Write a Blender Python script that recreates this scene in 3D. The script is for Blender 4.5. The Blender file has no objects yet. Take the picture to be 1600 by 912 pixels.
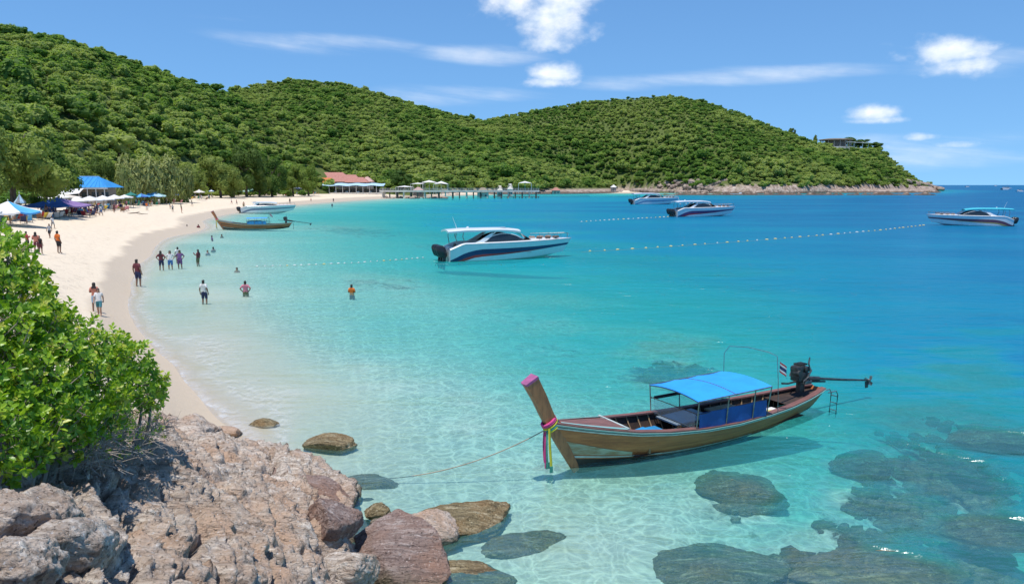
import bpy, bmesh, math, random
import numpy as np
from mathutils import Vector, Matrix, Euler
R = math.radians
rng = np.random.default_rng(7)
random.seed(7)
SC = bpy.context.scene
COL = SC.collection

# ------------------------------------------------------------------ camera
CAM_H = 6.8
F_PX = 1155.0
PITCH = math.atan((456 - 289) / F_PX)
cam_d = bpy.data.cameras.new('camera')
cam_d.sensor_width = 36.0
cam_d.lens = 36.0 * F_PX / 1600.0
cam_d.clip_start = 0.1
cam_d.clip_end = 120000.0
cam = bpy.data.objects.new('camera', cam_d)
cam.location = (0, 0, CAM_H)
cam.rotation_euler = (math.pi / 2 - PITCH, 0, 0)
COL.objects.link(cam)
SC.camera = cam

# ------------------------------------------------------------------ render / exposure
SC.view_settings.view_transform = 'Standard'
SC.view_settings.look = 'None'
SC.view_settings.exposure = 0.18
SC.view_settings.gamma = 1.0
SC.cycles.max_bounces = 6
SC.cycles.diffuse_bounces = 3
SC.cycles.glossy_bounces = 3
SC.cycles.transmission_bounces = 4
SC.cycles.transparent_max_bounces = 12
SC.cycles.caustics_reflective = False
SC.cycles.caustics_refractive = False

# ------------------------------------------------------------------ sun and sky
SUN_EL, SUN_AZ = R(77), R(-150)          # azimuth measured from +Y (into the picture) towards +X
SUN_DIR = Vector((math.sin(SUN_AZ) * math.cos(SUN_EL), math.cos(SUN_AZ) * math.cos(SUN_EL), math.sin(SUN_EL)))
sun_d = bpy.data.lights.new('sun', 'SUN')
sun_d.energy = 4.0
sun_d.angle = R(0.5)
sun_d.color = (1.0, 0.955, 0.89)
sun = bpy.data.objects.new('sun', sun_d)
sun.rotation_euler = SUN_DIR.to_track_quat('Z', 'Y').to_euler()
sun.location = (0, 0, 300)
COL.objects.link(sun)

world = bpy.data.worlds.new('World')
SC.world = world
world.use_nodes = True


class NT:
    """small helper to write node trees"""
    def __init__(self, nt):
        self.nt = nt
        nt.nodes.clear()

    def n(self, kind, ins=None, **props):
        nd = self.nt.nodes.new(kind)
        for k, v in props.items():
            setattr(nd, k, v)
        if ins:
            for k, v in ins.items():
                sock = nd.inputs[k]
                if isinstance(v, tuple) and len(v) == 2 and hasattr(v[0], 'outputs'):
                    self.nt.links.new(v[0].outputs[v[1]], sock)
                elif hasattr(v, 'outputs'):
                    self.nt.links.new(v.outputs[2 if v.bl_idname == 'ShaderNodeMix' else 0], sock)
                elif sock.type == 'RGBA' and len(v) == 3:
                    sock.default_value = (*v, 1)
                else:
                    sock.default_value = v
        return nd

    def m(self, op, a, b=0.0, c=0.0, clamp=False):
        nd = self.n('ShaderNodeMath', operation=op, use_clamp=clamp)
        for i, v in enumerate((a, b, c)):
            if isinstance(v, tuple):
                self.nt.links.new(v[0].outputs[v[1]], nd.inputs[i])
            elif hasattr(v, 'outputs'):
                self.nt.links.new(v.outputs[0], nd.inputs[i])
            else:
                nd.inputs[i].default_value = v
        return nd

    def mixc(self, fac, a, b, blend='MIX'):
        nd = self.n('ShaderNodeMix', data_type='RGBA', blend_type=blend)
        for idx, v in ((0, fac), (6, a), (7, b)):
            if isinstance(v, tuple) and len(v) == 2 and hasattr(v[0], 'outputs'):
                self.nt.links.new(v[0].outputs[v[1]], nd.inputs[idx])
            elif hasattr(v, 'outputs'):
                out = v.outputs[2] if v.bl_idname == 'ShaderNodeMix' else v.outputs[0]
                self.nt.links.new(out, nd.inputs[idx])
            elif idx and len(v) == 3:
                nd.inputs[idx].default_value = (*v, 1)
            else:
                nd.inputs[idx].default_value = v
        return nd

    def ramp(self, fac, stops, interp='LINEAR'):
        nd = self.n('ShaderNodeValToRGB', {'Fac': fac})
        cr = nd.color_ramp
        cr.interpolation = interp
        while len(cr.elements) > 1:
            cr.elements.remove(cr.elements[-1])
        for i, (p, c) in enumerate(stops):
            e = cr.elements[0] if i == 0 else cr.elements.new(p)
            e.position = p
            e.color = (*c, 1) if len(c) == 3 else c
        return nd

    def smooth(self, v, lo, hi, tlo=0.0, thi=1.0):
        nd = self.n('ShaderNodeMapRange', interpolation_type='SMOOTHSTEP')
        if isinstance(v, tuple):
            self.nt.links.new(v[0].outputs[v[1]], nd.inputs[0])
        else:
            self.nt.links.new(v.outputs[0], nd.inputs[0])
        nd.inputs[1].default_value, nd.inputs[2].default_value = lo, hi
        nd.inputs[3].default_value, nd.inputs[4].default_value = tlo, thi
        return nd


def C2(node):            # the colour output of a Mix node
    return (node, 2)


def build_sky():
    T = NT(world.node_tree)
    sky = T.n('ShaderNodeTexSky', sky_type='NISHITA')
    sky.sun_disc = False
    sky.sun_elevation = SUN_EL
    sky.sun_rotation = SUN_AZ
    sky.altitude = 0
    sky.air_density = 1.0
    sky.dust_density = 0.0
    sky.ozone_density = 3.0
    tint = T.mixc(1.0, sky, (0.70, 1.0, 1.22), 'MULTIPLY')
    tc = T.n('ShaderNodeTexCoord')
    sep = T.n('ShaderNodeSeparateXYZ', {0: (tc, 'Generated')})
    up = T.n('ShaderNodeVectorMath', {0: (tc, 'Generated'), 1: (1, 1, .66), 2: (0, 0, .125)}, operation='MULTIPLY_ADD')
    T.nt.links.new(T.n('ShaderNodeVectorMath', {0: up}, operation='NORMALIZE').outputs[0], sky.inputs['Vector'])
    az = T.m('ARCTAN2', (sep, 0), (sep, 1))
    el = T.m('ARCSINE', (sep, 2))
    comb = T.n('ShaderNodeCombineXYZ', {0: az, 1: T.m('MULTIPLY', el, 1.5), 2: 0.0})
    n1 = T.n('ShaderNodeTexNoise', {'Vector': comb, 'Scale': 26.0, 'Detail': 7.0, 'Roughness': 0.58})
    comb2 = T.n('ShaderNodeCombineXYZ', {0: T.m('MULTIPLY', az, 0.32), 1: T.m('ADD', T.m('MULTIPLY', el, 2.4), T.m('MULTIPLY', az, 0.25)), 2: 3.0})
    n2 = T.n('ShaderNodeTexNoise', {'Vector': comb2, 'Scale': 15.0, 'Detail': 6.0, 'Roughness': 0.55})

    def blob(px, py, wx, wy, amp):
        xc, yc = (px - 800) / F_PX, (456 - py) / F_PX
        v = Vector((xc, math.cos(PITCH) + yc * math.sin(PITCH), -math.sin(PITCH) + yc * math.cos(PITCH))).normalized()
        a0, e0 = math.atan2(v.x, v.y), math.asin(v.z)
        dx = T.m('MULTIPLY', T.m('SUBTRACT', az, a0), F_PX / wx)
        dy = T.m('MULTIPLY', T.m('SUBTRACT', el, e0), F_PX / wy)
        r2 = T.m('ADD', T.m('MULTIPLY', dx, dx), T.m('MULTIPLY', dy, dy))
        return T.m('MULTIPLY', T.m('EXPONENT', T.m('MULTIPLY', r2, -1.0)), amp)

    def total(bl):
        s = None
        for b in bl:
            q = blob(*b)
            s = q if s is None else T.m('MAXIMUM', s, q)
        return s
    puffs = total([(866, 36, 56, 48, 1.0), (800, 6, 60, 28, .95), (884, -10, 66, 46, .95), (858, 68, 52, 20, .85), (868, 114, 44, 22, 1.0), (860, 129, 56, 12, .85),
                   (1484, 82, 64, 28, .95), (1500, 102, 60, 16, .9), (1426, 88, 46, 16, .66), (1366, 178, 40, 15, .95), (1372, 188, 50, 8, .8),
                   (1438, 214, 40, 8, .75), (1490, 226, 42, 9, .62), (1388, 230, 30, 9, .5), (930, 46, 20, 22, .55), (1250, -160, 130, 60, .9), (300, -240, 200, 60, .9)])
    dens = T.smooth(T.m('ADD', puffs, T.m('MULTIPLY', T.m('SUBTRACT', n1, 0.5), 1.15)), 0.34, 1.08)
    wisps = total([(760, 84, 150, 22, 1.0), (500, 68, 260, 26, .8), (720, 150, 240, 26, .8), (1180, 118, 240, 20, .9), (1260, 108, 90, 12, .85), (370, 28, 120, 12, .7),
                   (1540, 90, 160, 40, .7), (1000, 130, 200, 20, .7), (1440, 235, 220, 44, .85), (250, 50, 160, 16, .4), (900, -260, 500, 60, .8)])
    wd = T.m('MULTIPLY', T.smooth(T.m('MULTIPLY', wisps, n2), 0.24, 0.62), 0.45)
    alld = T.m('MAXIMUM', T.m('MULTIPLY', dens, 0.93), wd, clamp=True)
    n3 = T.n('ShaderNodeTexNoise', {'Vector': comb, 'Scale': 40.0, 'Detail': 4.0})
    cl = T.mixc(T.smooth(n3, 0.3, 0.7), (6.8, 7.6, 8.6), (8.7, 8.9, 9.1))
    mix = T.mixc(alld, C2(tint), C2(cl))
    bg = T.n('ShaderNodeBackground', {'Color': C2(mix), 'Strength': 0.115})
    T.n('ShaderNodeOutputWorld', {'Surface': bg})


build_sky()

# ------------------------------------------------------------------ projection helpers (photograph pixels -> places)
CP, SP = math.cos(PITCH), math.sin(PITCH)


def ray(px, py):
    xc, yc = (px - 800) / F_PX, (456 - py) / F_PX
    return np.array((xc, CP + yc * SP, -SP + yc * CP))


def at_z(px, py, z=0.0):
    d = ray(px, py)
    t = (z - CAM_H) / d[2]
    return np.array((d[0] * t, d[1] * t, z))


def at_y(px, py, Y):
    d = ray(px, py)
    t = Y / d[1]
    return np.array((d[0] * t, Y, CAM_H + d[2] * t))


# ------------------------------------------------------------------ numpy noise
_perm = np.random.default_rng(3).permutation(256)
_perm = np.concatenate([_perm, _perm, _perm])
_grad = np.random.default_rng(4).normal(size=(256, 3))
_grad /= np.linalg.norm(_grad, axis=1)[:, None]
_offs = np.random.default_rng(5).random((256, 3))


def _h(ix, iy, iz):
    return _perm[_perm[_perm[ix & 255] + (iy & 255)] + (iz & 255)]


def perlin(p):
    p = np.asarray(p, float)
    i = np.floor(p).astype(int)
    f = p - i
    u = f * f * f * (f * (f * 6 - 15) + 10)
    out = 0
    for dx in (0, 1):
        wx = u[:, 0] if dx else 1 - u[:, 0]
        for dy in (0, 1):
            wy = u[:, 1] if dy else 1 - u[:, 1]
            for dz in (0, 1):
                wz = u[:, 2] if dz else 1 - u[:, 2]
                g = _grad[_h(i[:, 0] + dx, i[:, 1] + dy, i[:, 2] + dz)]
                out = out + wx * wy * wz * ((f - (dx, dy, dz)) * g).sum(1)
    return out * 1.6


def fbm(p, octv=4, gain=0.5, ridged=False):
    p = np.asarray(p, float)
    s, a, tot = 0, 1.0, 0
    for o in range(octv):
        v = perlin(p * 2.03 ** o + o * 17.3)
        if ridged:
            v = 1 - 2 * np.abs(v)
        s = s + a * v
        tot += a
        a *= gain
    return s / tot


def worley(p):
    p = np.asarray(p, float)
    i = np.floor(p).astype(int)
    f1 = np.full(len(p), 9.0)
    f2 = np.full(len(p), 9.0)
    cid = np.zeros(len(p), int)
    for dx in (-1, 0, 1):
        for dy in (-1, 0, 1):
            for dz in (-1, 0, 1):
                h = _h(i[:, 0] + dx, i[:, 1] + dy, i[:, 2] + dz)
                q = i + (dx, dy, dz) + _offs[h]
                d = np.sqrt(((p - q) ** 2).sum(1))
                n = d < f1
                f2 = np.where(n, f1, np.minimum(f2, d))
                cid = np.where(n, h, cid)
                f1 = np.where(n, d, f1)
    return f1, f2, cid


def P3(x, y, z=0.0):
    return np.stack([x, y, np.broadcast_to(z, np.shape(x))], 1)


class TPS:
    def __init__(self, xy, v, lam=1e-4):
        self.c = np.asarray(xy, float)
        n = len(self.c)
        d = np.linalg.norm(self.c[:, None] - self.c[None], axis=2)
        K = np.where(d > 0, d * d * np.log(d + 1e-12), 0) + lam * np.eye(n)
        Pm = np.hstack([np.ones((n, 1)), self.c])
        A = np.block([[K, Pm], [Pm.T, np.zeros((3, 3))]])
        self.w = np.linalg.solve(A, np.concatenate([v, np.zeros(3)]))

    def __call__(self, xy):
        xy = np.asarray(xy, float)
        out = np.empty(len(xy))
        for s in range(0, len(xy), 20000):
            q = xy[s:s + 20000]
            d2 = ((q[:, None] - self.c[None]) ** 2).sum(2)
            K = 0.5 * d2 * np.log(d2 + 1e-24)
            out[s:s + 20000] = K @ self.w[:-3] + self.w[-3] + q @ self.w[-2:]
        return out


# ------------------------------------------------------------------ object helpers
def tag(o, label=None, cat=None, group=None, kind=None):
    if label: o['label'] = label
    if cat: o['category'] = cat
    if group: o['group'] = group
    if kind: o['kind'] = kind
    return o


def link(o, parent=None):
    COL.objects.link(o)
    if parent is not None:
        o.parent = parent
    return o


def empty(name, loc=(0, 0, 0), rz=0.0, scale=1.0, label=None, cat=None, group=None):
    o = bpy.data.objects.new(name, None)
    o.empty_display_size = 0.2
    o.location = loc
    o.rotation_euler = (0, 0, rz)
    o.scale = (scale,) * 3
    link(o)
    return tag(o, label, cat, group)


def mesh_np(name, v, f, smooth=False):
    """numpy verts (n,3) and faces (m,k) -> mesh"""
    me = bpy.data.meshes.new(name)
    v = np.asarray(v, np.float32)
    f = np.asarray(f, np.int32)
    me.vertices.add(len(v))
    me.vertices.foreach_set('co', v.ravel())
    k = f.shape[1]
    me.loops.add(f.size)
    me.loops.foreach_set('vertex_index', f.ravel())
    me.polygons.add(len(f))
    me.polygons.foreach_set('loop_start', np.arange(0, f.size, k, dtype=np.int32))
    me.polygons.foreach_set('loop_total', np.full(len(f), k, np.int32))
    me.polygons.foreach_set('use_smooth', np.full(len(f), smooth))
    me.update(calc_edges=True)
    return me


def attr(me, name, vals):
    a = me.attributes.new(name, 'FLOAT', 'POINT')
    a.data.foreach_set('value', np.asarray(vals, np.float32))


def grid_faces(nr, nc, wrap=False):
    i, j = np.meshgrid(np.arange(nr - 1), np.arange(nc if wrap else nc - 1), indexing='ij')
    j2 = (j + 1) % nc
    return np.stack([i * nc + j, i * nc + j2, (i + 1) * nc + j2, (i + 1) * nc + j], -1).reshape(-1, 4)


def ob(name, me, mat=None, parent=None, loc=None):
    o = bpy.data.objects.new(name, me)
    if mat is not None and not len(me.materials):
        for m_ in (mat if isinstance(mat, (list, tuple)) else [mat]):
            me.materials.append(m_)
    if loc is not None:
        o.location = loc
    return link(o, parent)


class MB:
    """collects simple shapes, builds ONE mesh object"""
    def __init__(self):
        self.v, self.f, self.mi = [], [], []

    def add(self, v, f, mi=0):
        b = len(self.v)
        self.v += [tuple(q) for q in v]
        self.f += [tuple(b + i for i in q) for q in f]
        self.mi += [mi] * len(f)
        return self

    def box(self, c, s, rot=None, mi=0, taper=1.0, bevel=0.0):
        hx, hy, hz = s[0] / 2, s[1] / 2, s[2] / 2
        if bevel > 0:
            b = min(bevel, hx * .9, hy * .9, hz * .9)
            bm = bmesh.new()
            bmesh.ops.create_cube(bm, size=1.0)
            for q in bm.verts:
                q.co = Vector((q.co.x * 2 * hx, q.co.y * 2 * hy, q.co.z * 2 * hz))
            bmesh.ops.bevel(bm, geom=bm.edges[:], offset=b, segments=2, affect='EDGES', profile=0.6)
            bm.verts.ensure_lookup_table()
            vs = [Vector(q.co) for q in bm.verts]
            fs = [[q.index for q in f.verts] for f in bm.faces]
            bm.free()
            vs = [Vector((q.x * (taper if q.z > 0 else 1), q.y * (taper if q.z > 0 else 1), q.z)) for q in vs]
        else:
            vs = [Vector((sx * hx * (taper if sz > 0 else 1), sy * hy * (taper if sz > 0 else 1), sz * hz))
                  for sz in (-1, 1) for sy in (-1, 1) for sx in (-1, 1)]
            fs = [(0, 2, 3, 1), (4, 5, 7, 6), (0, 1, 5, 4), (2, 6, 7, 3), (0, 4, 6, 2), (1, 3, 7, 5)]
        if rot is not None:
            M = rot.to_matrix() if isinstance(rot, Euler) else Euler(rot).to_matrix()
            vs = [M @ q for q in vs]
        c = Vector(c)
        return self.add([q + c for q in vs], fs, mi)

    def tube(self, pts, r, n=8, cap=True, mi=0):
        pts = [Vector(p) for p in pts]
        rs = r if isinstance(r, (list, tuple)) else [r] * len(pts)
        b = len(self.v)
        up = Vector((0, 0, 1))
        for i, p in enumerate(pts):
            d = (pts[min(i + 1, len(pts) - 1)] - pts[max(i - 1, 0)]).normalized()
            a = d.cross(up)
            if a.length < 1e-3: a = d.cross(Vector((1, 0, 0)))
            a.normalize()
            c = a.cross(d)
            for k in range(n):
                t = 2 * math.pi * k / n
                self.v.append(tuple(p + (a * math.cos(t) + c * math.sin(t)) * rs[i]))
        for i in range(len(pts) - 1):
            for k in range(n):
                k2 = (k + 1) % n
                self.f.append((b + i * n + k, b + i * n + k2, b + (i + 1) * n + k2, b + (i + 1) * n + k))
                self.mi.append(mi)
        if cap:
            self.f.append(tuple(b + k for k in range(n))[::-1]); self.mi.append(mi)
            self.f.append(tuple(b + (len(pts) - 1) * n + k for k in range(n))); self.mi.append(mi)
        return self

    def lathe(self, prof, n=12, c=(0, 0, 0), mi=0, axis='z'):
        b = len(self.v)
        for (r, z) in prof:
            for k in range(n):
                t = 2 * math.pi * k / n
                p = (r * math.cos(t), r * math.sin(t), z)
                if axis == 'x': p = (z, r * math.cos(t), r * math.sin(t))
                if axis == 'y': p = (r * math.sin(t), z, r * math.cos(t))
                self.v.append((p[0] + c[0], p[1] + c[1], p[2] + c[2]))
        for i in range(len(prof) - 1):
            for k in range(n):
                k2 = (k + 1) % n
                self.f.append((b + i * n + k, b + i * n + k2, b + (i + 1) * n + k2, b + (i + 1) * n + k)); self.mi.append(mi)
        return self

    def grid(self, rows, mi=0, wrap=False):
        """rows: list of lists of points"""
        nc = len(rows[0])
        return self.add([p for r_ in rows for p in r_], grid_faces(len(rows), nc, wrap).tolist(), mi)

    def build(self, name, mat, parent=None, smooth=False, loc=None, solid=0.0, off=-1.0):
        me = bpy.data.meshes.new(name)
        me.from_pydata(self.v, [], self.f)
        mats = mat if isinstance(mat, (list, tuple)) else [mat]
        for m_ in mats: me.materials.append(m_)
        me.polygons.foreach_set('material_index', self.mi)
        me.polygons.foreach_set('use_smooth', [smooth] * len(self.f))
        if solid:
            bm = bmesh.new(); bm.from_mesh(me)
            bmesh.ops.recalc_face_normals(bm, faces=bm.faces)
            bmesh.ops.solidify(bm, geom=bm.faces[:], thickness=solid * (1 if off < 0 else -1))
            bm.to_mesh(me); bm.free()
            me.polygons.foreach_set('use_smooth', [smooth] * len(me.polygons))
        me.update()
        if smooth:
            try: me.set_sharp_from_angle(angle=R(40))
            except Exception: pass
        return ob(name, me, None, parent, loc)


def copy_tree(o, parent=None):
    c = o.copy()
    link(c, parent)
    for ch in list(o.children):
        copy_tree(ch, c)
    return c


# ------------------------------------------------------------------ materials
def pmat(name, c1, c2=None, scale=6.0, rough=0.6, bump=0.0, metallic=0.0, spec=0.5, stretch=None, detail=5.0, bscale=None, coat=0.0):
    m_ = bpy.data.materials.new(name)
    m_.use_nodes = True
    T = NT(m_.node_tree)
    tc = T.n('ShaderNodeTexCoord')
    vec = (tc, 'Object')
    if stretch:
        mp = T.n('ShaderNodeMapping', {'Vector': vec, 'Scale': stretch})
        vec = (mp, 0)
    bs = T.n('ShaderNodeBsdfPrincipled', {'Roughness': rough, 'Metallic': metallic, 'Specular IOR Level': spec, 'Coat Weight': coat})
    c2 = c2 or tuple(min(1, q * 0.82) for q in c1)
    nz = T.n('ShaderNodeTexNoise', {'Vector': vec, 'Scale': scale, 'Detail': detail, 'Roughness': 0.6})
    mx = T.mixc(T.smooth(nz, 0.35, 0.65), c1, c2)
    m_.node_tree.links.new(mx.outputs[2], bs.inputs['Base Color'])
    if bump:
        nb = T.n('ShaderNodeTexNoise', {'Vector': vec, 'Scale': bscale or scale * 4, 'Detail': 6.0, 'Roughness': 0.65})
        bp = T.n('ShaderNodeBump', {'Height': nb, 'Strength': bump, 'Distance': 0.02})
        m_.node_tree.links.new(bp.outputs[0], bs.inputs['Normal'])
    T.n('ShaderNodeOutputMaterial', {'Surface': bs})
    return m_
# ================================================================== THE GROUND: one sand sheet from the beach down to the sea floor
def al(x, y):
    rho = np.hypot(x, y)
    return np.stack([np.arctan2(x, y) * 3.0, np.log(np.maximum(rho, 1.5))], 1)


_shore = [(392, 703), (358, 672), (326, 640), (284, 592), (240, 548), (211, 508), (199, 470), (203, 440), (217, 412), (238, 391), (265, 370), (315, 345.5), (372, 331.5), (450, 321), (530, 314.5),
          (600, 310), (660, 307.5), (720, 305), (780, 303), (850, 301.8), (930, 300.8), (1010, 301), (1100, 302), (1200, 301.5), (1290, 300.2), (1370, 299.2), (1450, 298)]
_inland = [(-120, 420, 3.0), (0, 450, 2.2), (0, 395, 2.3), (90, 394, 1.5), (0, 345, 2.7), (-200, 345, 3.2), (100, 343, 2.2), (190, 322, 2.2), (300, 308, 2.2), (370, 303.5, 2.1), (470, 301, 2.0), (560, 300, 1.9),
           (640, 300, 1.8), (150, 480, .45), (100, 440, 1.2), (250, 350, .95), (180, 390, .7), (255, 640, .45), (200, 560, .5), (120, 560, 1.3), (0, 560, 2.0), (150, 425, .8), (330, 322, 1.1), (420, 313, 1.0), (500, 309, .8),
           (280, 668, .3), (60, 660, 2.2), (740, 299.5, 1.8), (850, 297.5, 1.8), (960, 297.3, 2.0), (1100, 299, -.6), (1200, 299, -.6), (1300, 298, -.6), (1420, 297, -.6)]
_sea = [(430, 655, .14), (470, 690, .22), (560, 740, .3), (700, 700, .42), (650, 800, .38), (640, 900, .45), (800, 860, .42), (1000, 650, 1.1), (900, 760, .45), (1050, 800, .5), (1000, 900, .42), (1180, 700, 1.15),
        (1250, 800, 1.2), (1270, 905, 1.15), (1400, 700, 2.1), (1580, 880, 2.2), (1580, 640, 4.6), (1450, 800, 1.9), (600, 500, .8), (750, 560, .85), (900, 500, 2.2), (1050, 560, 1.9), (1200, 450, 4.2), (1250, 560, 2.6), (1500, 420, 6),
        (1400, 560, 4.6), (1580, 500, 7.0), (1300, 340, 8), (1550, 330, 10), (420, 450, .48), (340, 470, .22), (318, 540, .13), (330, 420, .3), (380, 380, .5), (480, 400, .75), (450, 350, .9), (560, 340, 2.0), (700, 345, 3.4), (520, 325, 1.2), (640, 320, 2.4),
        (720, 460, 1.2), (420, 560, .2), (520, 620, .26), (800, 330, 5.0), (950, 320, 6.5), (760, 312, 3.5), (900, 308, 4), (1100, 309, 6), (1500, 296, 13), (1300, 306, 7), (1580, 300, 13), (620, 420, 1.3), (800, 420, 2.6), (1000, 400, 4.0), (1080, 350, 6.5)]
_c, _v = [], []
for (px, py) in _shore:
    q = at_z(px, py, 0); _c.append(q[:2]); _v.append(0)
for (px, py, z) in _inland:
    q = at_z(px, py, z); _c.append(q[:2]); _v.append(z)
for (px, py, d) in _sea:
    q = at_z(px, py, 0); _c.append(q[:2]); _v.append(-d)
for (x, y, z) in [(-3, 5, .3), (-9, 6, 1.6), (0, 7, -.7), (6, 4, -1.2), (-16, 10, 2.5), (14, 6, -1.8)]:
    _c.append((x, y)); _v.append(z)
_c = np.array(_c)
_gz = TPS(al(_c[:, 0], _c[:, 1]), np.array(_v), lam=2e-3)

# dark sea-floor patches, reef plus tone painted in for wind streaks on the water: pixel centre on the water, half width, half height (px), strength
_reef_streaks = [(1050, 541, 62, 21, 1.0), (600, 432, 70, 10, .45), (870, 515, 60, 14, .35), (770, 470, 60, 10, .35), (1010, 600, 40, 12, .4), (900, 640, 90, 12, .25), (740, 660, 60, 12, .25),
         (1510, 650, 170, 46, .8), (1530, 590, 150, 26, .8), (1500, 550, 90, 16, .6), (1560, 520, 80, 12, .5), (1360, 728, 80, 26, .8), (1510, 740, 140, 50, .85), (1400, 805, 150, 46, .8), (1540, 860, 110, 80, .75),
         (1280, 850, 110, 50, .85), (1180, 800, 40, 14, .5), (1300, 905, 120, 40, .8), (1160, 768, 66, 30, .6), (660, 600, 70, 10, .2), (560, 352, 90, 8, .5), (680, 368, 60, 6, .4), (840, 470, 110, 10, .3), (980, 515, 60, 9, .35), (640, 445, 50, 7, .3), (760, 620, 70, 12, .25), (580, 570, 50, 8, .2), (1420, 690, 90, 24, .6)]


def reef_mask(x, y):
    t = np.zeros(len(x))
    wob = fbm(P3(x * .45, y * .45, 2.0), 4)
    for (px, py, wx, wy, s) in _reef_streaks:
        c = at_z(px, py, 0); ex = at_z(px + wx, py, 0); ey = at_z(px, py - wy, 0)
        rx, ry = abs(ex[0] - c[0]), max(abs(ey[1] - c[1]), .3)
        d = np.sqrt(((x - c[0] - (y - c[1]) * c[0] / c[1]) / rx) ** 2 + ((y - c[1]) / ry) ** 2)
        t = np.maximum(t, s * np.clip(1.35 - d + wob * 1.3, 0, 1))
    return np.clip(t, 0, 1)


def ground_z(x, y, detail=True):
    x = np.atleast_1d(np.asarray(x, float)); y = np.atleast_1d(np.asarray(y, float))
    z = np.clip(_gz(al(x, y)), -16, 3.2)
    if detail:
        und = fbm(P3(x * .12, y * .12, 1.0), 3) * .10
        und = und * np.clip(np.abs(z) * 1.5, 0.25, 1.4)
        z = z + und
    return z


def on_ground(px, py):
    """where the sight line through a photo pixel meets the sand or sea floor"""
    d = ray(px, py)
    ts = np.exp(np.linspace(np.log(4), np.log(1500), 900))
    P = np.array((0, 0, CAM_H)) + ts[:, None] * d
    g = ground_z(P[:, 0], P[:, 1])
    k = np.argmax(P[:, 2] <= g) if (P[:, 2] <= g).any() else len(ts) - 1
    a, b = ts[max(k - 1, 0)], ts[k]
    for _ in range(18):
        m_ = .5 * (a + b)
        q = np.array((0, 0, CAM_H)) + m_ * d
        if q[2] <= ground_z(q[0], q[1])[0]: b = m_
        else: a = m_
    q = np.array((0, 0, CAM_H)) + b * d
    return np.array((q[0], q[1], ground_z(q[0], q[1])[0]))


def gz1(x, y):
    return float(ground_z(x, y)[0])


_az = np.radians(np.concatenate([np.arange(-110, -44, 4.0), np.arange(-44, 44, .17), np.arange(44, 111, 4.0)]))
_rr = np.concatenate([[1.6, 2.6, 3.6], np.exp(np.arange(np.log(4.5), np.log(1250), .0128)), [1500, 2000, 3000, 5000, 9000, 18000, 40000]])
_A, _Rr = np.meshgrid(_az, _rr, indexing='xy')
gx, gy = (_Rr * np.sin(_A)).ravel(), (_Rr * np.cos(_A)).ravel()
g0 = ground_z(gx, gy)
g0 = np.where(_Rr.ravel() > 1400, np.minimum(g0, -16), g0)
reef = np.zeros(len(gx))
near = (np.hypot(gx, gy) < 170) & (g0 < 0)
reef[near] = reef_mask(gx[near], gy[near])
w1, w2, _ = worley(P3(gx[near] * 1.3, gy[near] * 1.3, .5))
mound = np.zeros(len(gx))
mound[near] = reef[near] * (np.clip(w2 - w1, 0, .6) * .55 + .15 * fbm(P3(gx[near] * 2.5, gy[near] * 2.5, 3.0), 3))
gzv = np.where(g0 < 0, np.minimum(g0 + mound, -.12 - .0 * g0), g0)
gzv = np.where(g0 > -.15, g0, gzv)
true_depth = -gzv * (1 - .80 * reef)
gzv = np.where(gzv < 0, gzv * np.interp(-gzv, [0, 3, 9], [.55, .6, .9]), gzv)      # the floor stands at the depth it is seen at through the water


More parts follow.
